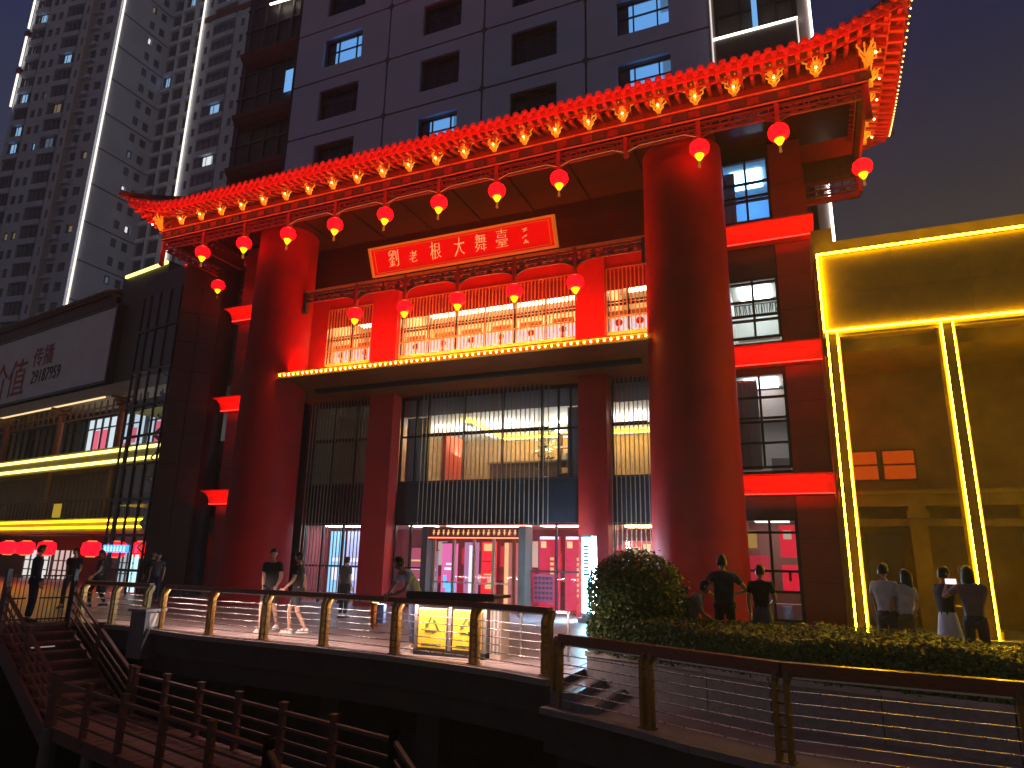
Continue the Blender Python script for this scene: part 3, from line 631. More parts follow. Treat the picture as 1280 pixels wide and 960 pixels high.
for ch, fx, s_, sx__ in (('劉', .130, .62, .80), ('老', .245, .44, .9), ('根', .375, .60, .85), ('大', .508, .64, .72), ('舞', .625, .64, .82), ('臺', .738, .66, .80)):
    text(ch, s_, sgp(-13.80 + 6.9 * fx, H_ * (.50 if ch != '老' else .45), .022), (1, 0, rnd.uniform(-.05, .05)), up_ + Vector((.10, 0, 0)), glyph, SG, 'character', .018, (sx__ * .92, 1.02), -.010)
b = MB()
for j, (hh, n_) in enumerate(((.68, 4), (.50, 3), (.33, 4))):      # small column of signature strokes
    for k in range(n_):
        a0 = rnd.uniform(-.07, .03); a1 = a0 + rnd.uniform(.05, .12); h0 = hh + rnd.uniform(-.06, .06); h1 = h0 + rnd.uniform(-.05, .05)
        x = -13.80 + 6.9 * .852; b.beam(sgp(x + a0, H_ * h0, .02), sgp(x + a1, H_ * h1, .02), .022, .02, up=nrm)
b.build('signature_strokes', glyph, SG)

# lanterns
lan_red = E('lantern_red', (1, .0007, .0022), 7); lan_rib = M('lantern_rib', (.5, .02, .02), .5, emit=.8, ecol=(1, .004, .004)); lan_yel = E('lantern_yellow', (1, .42, .004), 3); lan_gold = M('lantern_gold', (.7, .35, .08), .4, metal=.3, emit=.5, ecol=(1, .55, .15))
def lantern(p, rod, label, group):
    t = thing('red_lantern', label, 'lantern', p, group); x, y, z = p
    g = MB().lathe(p, [(.09, .21), (.17, .195), (.235, .14), (.268, .06), (.275, 0), (.262, -.075), (.22, -.15), (.16, -.195), (.10, -.21)][::-1], 24, flute=.03).build('globe', lan_red, t)
    b = MB()
    for i in range(12):
        a = 2 * math.pi * i / 12; b.tube([(x + math.cos(a) * r, y + math.sin(a) * r, z + zz) for r, zz in ((.175, .198), (.24, .14), (.279, .0), (.226, -.152), (.16, -.2))], .006, 4)
    tag(b.build('rib', lan_rib, g), kind='stuff')
    MB().lathe(p, [(.105, .205), (.105, .235), (.08, .25), (.03, .27)], 14).build('top_cap', lan_gold, t)
    MB().lathe(p, [(.03, -.40), (.055, -.36), (.10, -.29), (.135, -.215), (.12, -.20)], 14).build('bottom_cup', lan_yel, t)
    b = MB()
    for i in range(9): a = i * .7; b.cyl((x + .02 * math.cos(a), y + .02 * math.sin(a), z - .39), (x + .035 * math.cos(a), y + .035 * math.sin(a), z - .60), .007, .009, 4)
    b.build('tassel', M('tassel_gold', (.6, .33, .06), .7, noise=.3, emit=.12, ecol=(1, .6, .1)), t)
    MB().cyl((x, y, z + .26), (x, y, z + rod), .012, n=5).build('cord', dkframe, t)
    return t
ord_ = ['leftmost', 'second from the left', 'third from the left', 'fourth from the left', 'fifth from the left', 'sixth from the left', 'seventh from the left', 'eighth from the left', 'second from the right', 'rightmost']
G1 = 'red lanterns along the main eave'
proto = lantern((LX[2], 17.75, 12.99), .29, 'red lantern under the main eave, leftmost of the front row', G1)
ks = [4, 6, 8, 10, 12, 14, 16, 20, 22]
names = ['second from the left, beside the left column', 'third from the left, before the left column', 'fourth from the left in the row', 'fifth from the left, above the first gilt character', 'sixth from the left in the row', 'seventh from the left in the row', 'above the right end of the name board', 'hanging against the right giant column', 'rightmost of the front row']
for k, n_ in zip(ks, names): dup(proto, (LX[k], 17.75, 12.99 + rnd.uniform(-.02, .02)), 'red lantern under the main eave, ' + n_, rnd.uniform(0, 1))
dup(proto, (2.18, 20.5, 13.03), 'red lantern alone at the right rear end of the side eave', .3)
dup(proto, (-23.1, 20.6, 13.03), 'red lantern low at the far left rear corner of the roof, beside the glass tower', .3)
G2 = 'red lanterns along the balcony frieze'
proto2 = lantern((LX[8], 19.3, 10.17), .25, 'red lantern hanging before the balcony, leftmost, over the small left window', G2)
for k, n_ in ((10, 'second from the left, by the inner red pillar'), (12, 'middle one of five'), (14, 'fourth from the left'), (16, 'rightmost, by the right inner pillar')):
    dup(proto2, (LX[k], 19.3, 10.17), 'red lantern hanging before the balcony, ' + n_, rnd.uniform(0, 1))

# screens and banners in the lobby
def panel(name, label, cat, x0, x1, z0, z1, y, m, marks=(), stand=True):
    t = thing(name, label, cat, ((x0 + x1) / 2, y, z0 if stand else z1))
    MB().box(x0, x1, y, y + .05, z0, z1).build('panel_face', m, t)
    for (a0, a1, c0, c1, mm) in marks: MB().box(x0 + (x1 - x0) * a0, x0 + (x1 - x0) * a1, y - .012, y - .002, z0 + (z1 - z0) * c0, z0 + (z1 - z0) * c1).build('printed_mark', mm, t)
    MB().box(x0 - .02, x1 + .02, y - .005, y + .055, z1, z1 + .04).build('top_bar', dkframe, t)
    return t
pk = E('screen_pink', (.95, .16, .42), 1.0); bl_ = E('screen_blue', (.15, .55, 1), 1.3); wh_ = E('screen_white', (1, .85, 1), 1.3); rd = E('banner_red', (1, .015, .03), 1.15); gd = E('banner_gold', (1, .55, .2), 1.1); rose = E('banner_rose', (.9, .018, .055), .75); lil = E('screen_lilac', (.70, .28, .50), .7); dkm = M('ink_dark', (.03, .02, .03), .6)  # banner reds and golds glow in place of lobby lamp light
panel('video_screen', 'glowing pink and blue screen just inside the left entrance door', 'screen', -11.95, -11.35, .03, 2.15, FY + .35, pk, [(.2, .8, .58, .62, wh_), (.3, .75, .66, .69, wh_), (.05, .5, .02, .22, bl_), (.3, .95, .08, .40, bl_), (.6, .9, .18, .30, wh_), (.15, .35, .3, .5, bl_)])
panel('lit_panel', 'soft lilac lit panel beside the pink and blue screen', 'panel', -11.15, -10.62, .03, 2.2, FY + .5, lil, [(.35, .6, .05, .95, wh_)])
panel('hanging_banner', 'bright red banner with gold emblem in the middle entrance door', 'banner', -10.40, -9.86, .03, 2.22, FY + .3, rd, [(.15, .85, .86, .97, gd), (.05, .95, .70, .71, dkm), (.3, .9, .30, .36, gd), (.45, .75, .36, .44, gd), (.05, .95, .20, .205, gd), (.2, .8, .5, .52, gd)])
panel('lit_panel', 'cream and rose lit strip panel right of the gold emblem banner', 'panel', -9.7, -9.15, .03, 2.2, FY + .6, M('rose_wall', (.5, .2, .2), .6, emit=.35, ecol=(1, .3, .3)), [(.05, .3, .0, 1, gd), (.55, .7, .1, .9, wh_)])
panel('hanging_banner', 'narrow bright red banner with gold edge at right door leaf', 'banner', -9.02, -8.74, .03, 2.25, FY + .3, rd, [(.02, .12, 0, 1, gd), (.4, .8, .2, .3, gd), (.4, .8, .36, .44, gd), (.4, .8, .7, .76, gd)])
for x0, nm in ((-8.32, 'left'), (-7.42, 'right')):
    panel('hanging_banner', 'rose red banner with gold characters, %s one in the pane beside the entrance' % nm, 'banner', x0, x0 + .72, .12, 2.4, FY + .3, rose,
          [(.1, .35, .84, .93, gd)] + [(.55, .72, .18 + .07 * i, .22 + .07 * i, gd) for i in range(8)] + [(.05, .95, .96, 1, wh_)])
b = MB()
gt = thing('paper_notice', 'dark lettered paper notice stuck low on the pane beside the entrance', 'notice', (-8.05, FY - .05, .4))
MB().box(-8.38, -7.68, FY - .045, FY - .04, .35, 1.22).build('sheet', M('notice_rose', (.30, .03, .06), .6), gt)
for j in range(5):
    for i in range(5): b.box(-8.33 + i * .13, -8.24 + i * .13, FY - .055, FY - .047, .45 + j * .15, .53 + j * .15)
b.build('printed_mark', dkm, gt)
panel('wall_display', 'red and white product display behind the left ground floor window', 'display', -13.6, -13.05, .1, 2.0, FY + .9, E('disp_rose', (.7, .12, .2), .6), [(.1, .9, .6, .62, wh_), (.1, .9, .75, .78, gd), (.1, .9, .4, .42, wh_)])
panel('wall_display', 'mauve shelf display with pale goods left of the entrance portal', 'display', -13.0, -12.42, .1, 1.9, FY + .9, E('disp_mauve', (.45, .28, .42), .6), [(.1, .9, .62, .66, wh_), (.55, .9, .30, .5, gd), (.1, .4, .30, .52, dkm), (.1, .9, .15, .2, wh_)])
b = None
for i, (x0, x1, m_, lb) in enumerate(((-17.55, -16.9, E('lobby_blue', (.35, .72, 1), 1.1), 'pale blue lit wall panel behind the far left slats'), (-16.8, -16.0, E('lobby_violet', (.62, .60, .95), .9), 'violet white lit wall panel behind the left slats'), (-15.9, -14.95, E('lobby_pink', (.85, .35, .55), .8), 'pink lit wall panel behind the left slats by the inner pillar'))):
    panel('lit_panel', lb, 'panel', x0, x1, .3, 2.6, FY + 1.4, m_, [(.2, .8, .5, .56, wh_), (.3, .7, .2, .4, rd if i == 2 else wh_)])
panel('hanging_banner', 'red and orange draped banner in the right slatted bay at ground level', 'banner', -5.6, -4.55, .3, 2.3, FY + .7, E('banner_orange', (1, .12, .05), .9), [(.2, .5, .7, .9, gd), (.6, .9, .6, .95, gd)])
# foyer furniture
wood_d = M('dark_timber', (.16, .08, .04), .45, noise=.3, scale=6)
t = thing('reception_counter', 'long brown counter in the upstairs foyer behind the slats', 'counter', (-9.9, 25.0, S2))
MB().box(-11.6, -8.4, 24.6, 25.3, S2, S2 + 1.05).build('counter_front', wood_d, t); MB().box(-11.7, -8.3, 24.5, 25.35, S2 + 1.05, S2 + 1.12).build('counter_top', M('counter_top', (.35, .22, .12), .3), t)
t = thing('display_shelf', 'timber display shelf with red boxes at the right of the upstairs foyer', 'shelf', (-7.8, 24.5, S2))
for z in (.05, .55, 1.05, 1.55, 2.05): MB().box(-8.6, -7.0, 24.3, 24.7, S2 + z, S2 + z + .04).build('shelf_board', wood_d, t)
for x in (-8.6, -7.8, -7.0): MB().box(x - .02, x + .02, 24.28, 24.72, S2, S2 + 2.1).build('upright', wood_d, t)
gb = [E('gift_red', (.8, .06, .05), .3), M('gift_cream', (.7, .55, .4), .6), E('gift_gold', (.8, .4, .1), .3)]
t_ = None
for z in (.09, .59, 1.09, 1.59):
    for i in range(6):
        if rnd.random() < .85:
            x = -8.5 + i * .25; h_ = rnd.uniform(.15, .35)
            o_ = MB().box(x, x + .17, 24.35, 24.55, S2 + z + .001, S2 + z + h_).build('gift_box', gb[(i + int(z * 4)) % 3], None, (x, 24.4, S2 + z))
            tag(o_, 'small gift box on the foyer display shelf under the yellow cove light', 'box', 'gift boxes on the foyer shelf')
t = thing('potted_plant', 'tall leafy potted plant in front of the foyer display shelf', 'plant', (-8.9, 23.6, S2))
MB().lathe((-8.9, 23.6, S2), [(.16, 0), (.2, .35), (.18, .36)], 12).build('pot', white_m, t)
b = MB()
for i in range(160):
    a = rnd.uniform(0, 6.28); r = rnd.uniform(.05, .45); z = S2 + rnd.uniform(.6, 2.2); c = Vector((-8.9 + r * math.cos(a), 23.6 + r * math.sin(a), z)); d = Vector((math.cos(a), math.sin(a), rnd.uniform(-.4, .6))).normalized() * .2; s_ = d.cross(Vector((0, 0, 1))).normalized() * .05
    b.quad(c - s_, c + d * .5 - s_ * 1.5, c + d, c + s_)
b.build('foliage', M('house_leaf', (.06, .16, .03), .5, noise=.4), t); MB().cyl((-8.9, 23.6, S2 + .3), (-8.9, 23.6, S2 + 1.9), .03, .015, 6).build('stem', wood_d, t)
for x0, x1, lb in ((-13.66, -12.75, 'left'), (-7.35, -6.75, 'right')):
    b = MB(); n_ = 14
    for i in range(n_):
        a, c = x0 + (x1 - x0) * i / n_, x0 + (x1 - x0) * (i + 1) / n_
        b.quad((a, FY + .35 + .07 * (i % 2), S2 + .05), (c, FY + .35 + .07 * ((i + 1) % 2), S2 + .05), (c, FY + .35 + .07 * ((i + 1) % 2), 6.70), (a, FY + .35 + .07 * (i % 2), 6.70))
    tag(b.build('curtain', M('foyer_curtain', (.35, .36, .42), .8, noise=.15), None, ((x0 + x1) / 2, FY + .4, S2)), 'tall grey curtain drawn to the %s end of the foyer window' % lb, 'curtain')

# free standing light box
LB = thing('light_box', 'tall bright white and cyan advertising light box beside the round bush', 'light box', (-5.93, 19.35, 0))
MB().box(-6.08, -5.78, 19.1, 19.6, .12, .22).box(-6.08, -5.78, 19.1, 19.13, .22, 2.32).box(-6.08, -5.78, 19.57, 19.6, .22, 2.32).box(-6.08, -5.78, 19.1, 19.6, 2.32, 2.36).box(-6.16, -5.70, 19.0, 19.7, 0, .12).build('case', M('case_grey', (.3, .3, .33), .4), LB)
lbm = E('light_box_face', (.38, .70, 1), 110)
MB().box(-6.085, -6.06, 19.135, 19.565, .225, 2.315).build('lit_face', lbm, LB); MB().box(-5.80, -5.775, 19.135, 19.565, .225, 2.315).build('lit_face', lbm, LB)
MB().box(-6.055, -5.805, 19.08, 19.098, .26, 2.28).build('lit_edge', E('light_box_edge', (.30, .80, 1), 22), LB)
b = MB()
for i in range(9): b.box(-6.02, -5.86, 19.06, 19.079, 1.25 + i * .095, 1.31 + i * .095)
b.build('printed_mark', M('ink_teal', (.02, .25, .28), .5), LB)

# ================================================================== yellow outlined building on the right
YB_ = thing('yellow_outlined_building', 'brown low building outlined with glowing yellow light strips at right', 'building', (3, 20, 0))
yst = E('neon_yellow', (1, .60, .0055), 100); ych = E('neon_channel', (1, .58, .004), 26)
ybm = M('ochre_wall', (.42, .27, .03), .6, noise=.25, scale=1.6, bump=.06); ybd = M('ochre_dark', (.36, .215, .02), .55, noise=.3, scale=1.2, bump=.05)
Y0 = 19.62
MB().box(.66, 16, Y0, 28, 7.62, 10.02).build('fascia', ybd, YB_)
MB().box(.55, 16.1, Y0 + .3, 28, 10.02, 10.55).box(.60, 1.15, Y0 + .25, 21, 10.02, 10.95).build('parapet', ybm, YB_)
for i in range(9):
    for (z0, z1) in ((7.70, 8.85), (8.858, 9.98)): x = .80 + i * 1.7; MB().box(x, x + 1.69, Y0 - .03, Y0 - .001, z0, z1).build('fascia_panel', ybd, YB_)
LEDW = .045
ych2 = E('neon_channel_side', (1, .60, .004), 60); chn = M('channel_metal', (.4, .3, .12), .5)
def strip(x0, x1, y0, y1, z0, z1, par, sides=(0, 1, 3, 5)):      # front face glows fully; glowing sides added to brighten the walls behind
    b = MB().box(x0, x1, y0, y1, z0, z1, 2); b.m[2] = 0
    for k in sides: b.m[k] = 1
    if not sides or sides == (3,): MB().box(x0 - .006, x0 - .001, y0 - .05, y1, z0, z1).build('light_block_lip', chn, par)  # lip added to keep strip light off the giant column
    return b.build('light_strip', [yst, ych if x1 - x0 > .1 else ych2, chn], par)
strip(.68, 16, Y0 - .10, Y0 - .05, 10.02, 10.02 + LEDW, YB_, (0, 1)); strip(.68, 16, Y0 - .10, Y0 - .05, 7.77, 7.77 + LEDW, YB_)
strip(.68, .68 + LEDW, Y0 - .10, Y0 - .05, 7.82, 10.02, YB_, (3,))
for px in (.70, 3.36, 6.02, 8.68):
    p_ = MB().box(px, px + .36, Y0 - .02, Y0 + .42, .0, 7.62).box(px - .05, px + .41, Y0 - .05, Y0 + .45, 0, .25).build('pilaster', ybm, YB_)
    for dx in (.04, .29): strip(px + dx, px + dx + .034, Y0 - .062, Y0 - .04, .06, 7.74, p_, () if px < 1 and dx < .1 else (5,) if dx < .1 else (3,))
MB().box(.66, 16, 22.6, 23, 0, 7.62).build('recess_wall', ybd, YB_)
MB().box(.62, .66, Y0 + .3, 28, 0, 10).build('side_wall', ybm, YB_)
ow = E('orange_window', (1, .11, .004), .32)
for i, x in enumerate((1.05, 2.0, 5.6, 6.6, 8.2)):
    wd = MB().box(x - .03, x + .85, 22.5, 22.6, 4.05, 4.95).build('orange_window', wood_d, YB_)
    MB().box(x + .02, x + .80, 22.48, 22.52, 4.10, 4.48).build('pane', ow, wd); MB().box(x + .02, x + .80, 22.48, 22.52, 4.54, 4.9).build('pane', ow, wd)
for a in ((.66, 16, 22.0, 22.6, 3.30, 3.62), (.66, 16, 21.85, 22.6, 3.62, 3.72), (.66, 16, 22.15, 22.6, 2.75, 2.95)): MB().box(*a).build('cornice', ybm, YB_)
for x in (.75, 2.45, 5.1, 7.4):
    MB().box(x, x + .42, 22.0, 22.6, 0, 3.3).box(x - .06, x + .48, 21.9, 22.6, 2.95, 3.15).build('wall_pier', ybm, YB_)
MB().box(1.35, 2.25, 22.52, 22.6, 0, 2.55).box(1.38, 2.22, 22.48, 22.52, .05, 2.5).build('door', M('ochre_door', (.16, .09, .04), .4), YB_)
MB().box(5.7, 7.2, 22.52, 22.6, 0, 2.55).build('door', MATS['ochre_door'], YB_)
MB().box(.66, 16, Y0 + .4, 23, 7.3, 7.62).build('recess_ceiling', ybd, YB_)
MB().box(.66, 16, 19.2, 22.6, -.02, .08).build('plinth', stone_m, YB_)

# ================================================================== hotel slab behind
HT = thing('hotel_tower', 'grey hotel slab with deep square windows rising behind the theatre roof', 'hotel', (-15, 34, 0))
hw = M('hotel_wall', (.50, .62, .90), .75, noise=.08, scale=.6, bump=.04)
HY = 30
MB().box(-29.3, -2.5, HY + .7, 48, 0, 62).build('core', M('hotel_core', (.10, .10, .11), .8), HT)
gx = [-29.3, -21.92, -15.3, -9.15, -2.7]; wx = [(-27.05, -24.0), (-19.5, -16.85), (-13.55, -10.8), (-7.46, -4.7)]
interior_d = M('hotel_room_dark', (.06, .05, .05), .8, noise=.3); cur_d = M('hotel_curtain', (.12, .10, .10), .8, noise=.3, scale=2, stretch=(10, 1, .3))
lit = {(1, 0), (0, 3), (-1, 1), (-1, 3)}
skyl = E('hotel_lit', (.18, .46, .90), .85)
gj = .06
for f in range(-4, 8):
    z0 = 27.55 + 3.98 * f; z1 = z0 + 3.98
    for c in range(4):
        a, d = gx[c] + gj, gx[c + 1] - gj; w0, w1 = wx[c]; v0, v1 = z0 + .95, z0 + 3.15
        MB().box(a, d, HY, HY + .18, z0 + gj, v0).box(a, d, HY, HY + .18, v1, z1 - gj).box(a, w0, HY, HY + .18, v0, v1).box(w1, d, HY, HY + .18, v0, v1).build('wall_panel', hw, HT)
        L_ = (f, c) in lit
        wn = MB().box(w0 - .06, w0, HY + .18, HY + .72, v0, v1).box(w1, w1 + .06, HY + .18, HY + .72, v0, v1).box(w0, w1, HY + .18, HY + .72, v0 - .06, v0).box(w0, w1, HY + .18, HY + .72, v1, v1 + .06).build('window', M('hotel_reveal', (.13, .11, .11), .8), HT)
        MB().box(w0, w1, HY + .60, HY + .68, v0, v1).build('room_back', skyl if L_ else interior_d, wn)
        if L_:
            MB().box(w0, w0 + .55, HY + .57, HY + .595, v0, v1).build('curtain', cur_d, wn)
            MB().box(w1 - .5, w1 - .02, HY + .57, HY + .595, v0 + 1.2, v1).build('curtain', M('curtain_blue', (.3, .45, .65), .7, emit=.25, ecol=(.3, .6, 1)), wn)
        b = MB(); k = w0 + (w1 - w0) * .30
        for x in (w0 + .04, k, w1 - (w1 - w0) * .24, w1 - .04): b.box(x - .035, x + .035, HY + .42, HY + .52, v0, v1)
        for z in (v0 + .04, v0 + 1.35, v1 - .04): b.box(w0, w1, HY + .425, HY + .515, z - .035, z + .035)
        b.build('frame', dkframe, wn)
        MB().box(w0, w1, HY + .46, HY + .465, v0, v1).build('pane', GLD if not L_ else GL, wn)
for f in range(-4, 9):
    for c in range(1, 4):
        x, z = gx[c], 27.55 + 3.98 * f; MB().add([(x - .26, HY - .02, z), (x, HY - .02, z - .26), (x + .26, HY - .02, z), (x, HY - .02, z + .26), (x - .26, HY + .2, z), (x, HY + .2, z - .26), (x + .26, HY + .2, z), (x, HY + .2, z + .26)], [(0, 1, 2, 3), (0, 4, 5, 1), (1, 5, 6, 2), (2, 6, 7, 3), (3, 7, 4, 0)]).build('joint_boss', M('boss_dark', (.12, .12, .13), .7), HT)
jb = M('joint_dark', (.05, .05, .055), .8)
for x in gx: MB().box(x - .25, x + .25, HY + .10, HY + .17, 11, 60).build('joint_backing', jb, HT)
for f in range(-4, 9): z = 27.55 + 3.98 * f; MB().box(-29.3, -2.7, HY + .10, HY + .168, z - .25, z + .25).build('joint_backing', jb, HT)
# glazed corner bay on the right with white light lines
gbk = M('bay_glass', (.10, .095, .09), .2, noise=.2, scale=.5)
MB().box(-2.5, 1.3, HY + .8, 46, 0, 62).build('bay_core', gbk, HT)
b = MB()
for z in [22.6 + 1.98 * i for i in range(-6, 20)]: b.box(-2.5, 1.3, HY + .7, HY + .8, z - .06, z + .06)
for x in (-2.45, -1.3, -.45, .35, 1.1): b.box(x - .05, x + .05, HY + .68, HY + .8, 0, 62)
b.build('bay_mullion', dkframe, HT)
MB().box(-2.5, 1.25, HY - .1, HY + .78, 22.5, 26.55).build('bay_balcony', M('bay_panel', (.09, .075, .075), .5, noise=.2), HT)
MB().box(-2.72, -2.5, HY - .1, HY + .75, 0, 62).box(1.3, 1.85, HY + .1, 46, 0, 62).build('corner_pier', M('pier_grey', (.42, .38, .38), .7), HT)
wled = E('led_white', (1, .86, .72), 4.5); wled2 = E('led_white_dim', (1, .86, .78), .9)
MB().box(-2.6, 1.25, HY - .16, HY - .11, 26.55, 26.66).build('light_strip', wled, HT)
MB().box(1.18, 1.25, HY - .16, HY - .11, 22, 26.55).build('light_strip', wled2, HT); MB().box(1.76, 1.86, HY + .02, HY + .09, 10, 60).build('light_strip', wled, HT); MB().box(-2.66, -2.60, HY - .16, HY - .11, 15, 60).build('light_strip', wled2, HT)
MB().box(-.75, -.50, HY + .66, HY + .69, 26.7, 30.5).build('lit_window', skyl, HT)
# stepped left wing with dark red canopies
MB().box(-36, -29.3, HY + 1.6, 46, 0, 58).build('wing_core', M('wing_dark', (.06, .055, .055), .5, noise=.3, scale=.6), HT)
b = MB()
for z in [16 + 1.95 * i for i in range(0, 21)]: b.box(-36, -29.3, HY + 1.48, HY + 1.6, z - .07, z + .07)
for x in (-35.5, -34.2, -32.9, -31.6, -30.4): b.box(x - .06, x + .06, HY + 1.45, HY + 1.6, 0, 58)
b.build('wing_mullion', M('wing_frame', (.10, .10, .105), .5), HT)
for z in (22.6, 26.4, 30.6, 35.6):
    MB().sweep([((-35.0, HY + 1.4, z), (-.2, -1)), ((-29.3, HY + 1.4, z), (0, -1))], [(0, 0), (.15, .0), (.5, .22), (.8, .62), (.85, .9), (0, .9)]).build('wing_canopy', M('canopy_red_dark', (.16, .03, .025), .6, noise=.2), HT)
for z in (31.75, 33.4, 34.3): MB().box(-31.5, -30.5, HY + 1.40, HY + 1.44, z - .45, z + .40).build('lit_window', skyl, HT)
MB().beam((-33.6, HY + 1.2, 40.9), (-31.2, HY + 1.2, 40.7), .1, .12).build('light_strip', wled, HT)

# ================================================================== far apartment towers
twall = M('apartment_wall', (.64, .70, .84), .8, noise=.12, scale=.25); twin = M('apartment_glass', (.15, .17, .22), .25, noise=.5, scale=.3); tdark = M('apartment_dark', (.10, .095, .10), .8)  # last one: dark grey for tower cores and mullions
lit_b = E('flat_lit_blue', (.35, .65, 1), .7); lit_w = E('flat_lit_white', (.9, .95, 1), .9)
lit_dw = E('flat_dim_warm', (1, .72, .42), .16); lit_db = E('flat_dim_blue', (.5, .7, 1), .13)
def face(T, p, u, width, floors, fh, bays, bandh=.9, proud=.35, z00=0, litp=None):
    litp = litp or {}
    # bays: (a0, a1, kind) kind 'w' small window in flat wall, 'b' deep balcony bay, 's' solid
    a_prev = 0
    wl = MB()
    for a0, a1, kd in bays:
        if a0 > a_prev: wl.obox(p, u, a_prev, a0, -.02, proud, z00, z00 + floors * fh)
        a_prev = a1
    if a_prev < width: wl.obox(p, u, a_prev, width, -.02, proud, z00, z00 + floors * fh)
    for f in range(floors):
        z = z00 + f * fh
        for a0, a1, kd in bays:
            if kd == 'b': wl.obox(p, u, a0, a1, -.02, proud + .25, z, z + bandh)
            else: wl.obox(p, u, a0, a1, -.02, proud, z, z + 1.05).obox(p, u, a0, a1, -.02, proud, z + fh - .55, z + fh)
    wl.build('wall', twall, T)
    for bi, (a0, a1, kd) in enumerate(bays):
        pane = None
        for f in range(floors):
            z = z00 + f * fh
            if kd == 'b': q = (a0 + .05, a1 - .05, .0, .05, z + bandh, z + fh)
            else: q = (a0 + .02, a1 - .02, .05, .1, z + 1.05, z + fh - .55)
            if pane is None: pane = MB().obox(p, u, *q).build('window', twin, T); o_ = pane
            else: o_ = shift(pane, (0, 0, f * fh))
            if (bi, f) not in litp and rnd.random() < .05: litp[(bi, f)] = rnd.choice((lit_dw, lit_db, lit_db))
            if (bi, f) in litp:
                a_, c_, n0, n1, y0, y1 = q; m_ = a_ + (c_ - a_) * rnd.uniform(.2, .5)
                MB().obox(p, u, m_, m_ + (c_ - a_) * .4, n1, n1 + .04, y0 + .3, y1 - .2).build('lit_pane', litp[(bi, f)], T)
        if kd == 'b':
            m_ = MB()
            for i in range(1, 4): x = a0 + (a1 - a0) * i / 4; m_.obox(p, u, x - .05, x + .05, .05, .12, z00, z00 + floors * fh)
            m_.build('mullion', tdark, T)
tled = E('tower_led', (1, .90, .76), 1.7)
TA = thing('apartment_tower', 'pale apartment tower at far left with a long white light line down its corner', 'apartment tower', (-100, 62, 0))
MB().prism([(-93.6, 58.0), (-93.6, 66.5), (-120, 66.5), (-111.5, 55.6), ], 0, 108).build('core', tdark, TA)
ul = Vector((-111.3 + 93.6, 55.3 - 57.9)); ul = ul / ul.length; uL = (-ul.x, -ul.y)     # left face runs left to right along uL
face(TA, (-111.3, 55.3), uL, 17.9, 35, 3.0, [(.6, 3.4, 'b'), (4.0, 4.9, 'w'), (5.5, 6.4, 'w'), (7.2, 10.6, 'b'), (11.2, 12.1, 'w'), (13.6, 14.8, 'w'), (15.6, 16.9, 'w')], z00=0,
     litp={(0, 20): lit_b, (0, 23): lit_b, (0, 21): lit_b, (3, 25): lit_b, (0, 28): lit_b, (2, 20): lit_b})
MB().obox((-111.3, 55.3), uL, 12.9, 13.4, .3, 1.3, 0, 108).build('fin', M('fin_pale', (.7, .66, .62), .7), TA)
b = None
for f in range(36):     # small platforms with air conditioners beside the fin
    o_ = MB().obox((-111.3, 55.3), uL, 13.4, 15.0, .3, 1.0, f * 3, f * 3 + .18)
    if b is None: b = o_.build('ledge', twall, TA)
    else: shift(b, (0, 0, f * 3))
b = None
for f in range(36):
    if b is None: b = MB().obox((-111.3, 55.3), uL, 14.0, 14.7, .42, .8, .2, .85).build('air_conditioner', white_m, TA)
    elif f % 3 != 1: shift(b, (0, 0, f * 3))
face(TA, (-93.6, 57.9), (0, 1), 8.6, 35, 3.0, [(4.6, 5.5, 'w'), (6.4, 7.4, 'w')], litp={(0, 27): lit_w, (0, 18): lit_w, (1, 16): lit_w})
for f in range(0, 36, 2): MB().obox((-93.6, 57.9), (0, 1), 0, 8.6, .34, .42, f * 3 - .08, f * 3 + .08).build('string_course', M('course_dark', (.09, .09, .10), .8), TA)
MB().obox((-93.6, 57.9), (0, 1), -.16, .03, .36, .55, 14, 108).build('light_strip', tled, TA)
for z0, z1 in ((69.5, 75.5), (77, 82.6), (84.2, 90.0), (91.2, 97)):
    MB().obox((-111.3, 55.3), uL, .0, .22, .62, .85, z0, z1).build('light_strip', tled, TA)
    MB().obox((-111.3, 55.3), uL, -.3, .5, .3, .9, z1 + .1, z1 + 1.0).build('strip_bracket', M('bracket_red', (.2, .06, .06), .7), TA)
TB = thing('apartment_tower', 'darker apartment tower with stacked balconies between the light lined corner and the hotel', 'apartment tower', (-80, 70, 0))
MB().box(-93.6, -52, 67, 84, 0, 104).build('core', tdark, TB)
face(TB, (-93.6, 66.6), (1, 0), 8.6, 34, 3.0, [(.6, 2.6, 'b'), (3.2, 5.6, 'b'), (6.4, 7.8, 'b')], bandh=.6, litp={(0, 25): lit_b, (1, 30): lit_b})
face(TB, (-84.6, 65.9), (1, 0), 20, 34, 3.0, [(1.0, 1.7, 'w'), (2.4, 7.2, 'b'), (8.3, 9.1, 'w'), (10.2, 11.6, 'w'), (12.4, 15.6, 'b'), (16.5, 17.4, 'w')], litp={(1, 19): lit_w, (3, 23): lit_b, (1, 22): lit_b, (3, 20): lit_b, (1, 29): lit_b})
MB().box(-84.6, -64.6, 65.95, 67, 0, 102).build('bay_core', tdark, TB)
MB().box(-84.7, -84.5, 65.2, 65.4, 20, 104).build('light_strip', tled, TB)
MB().box(-84.3, -74, 65.4, 66.2, 85.2, 86.2).build('red_band', M('band_brick', (.22, .08, .07), .8), TB)

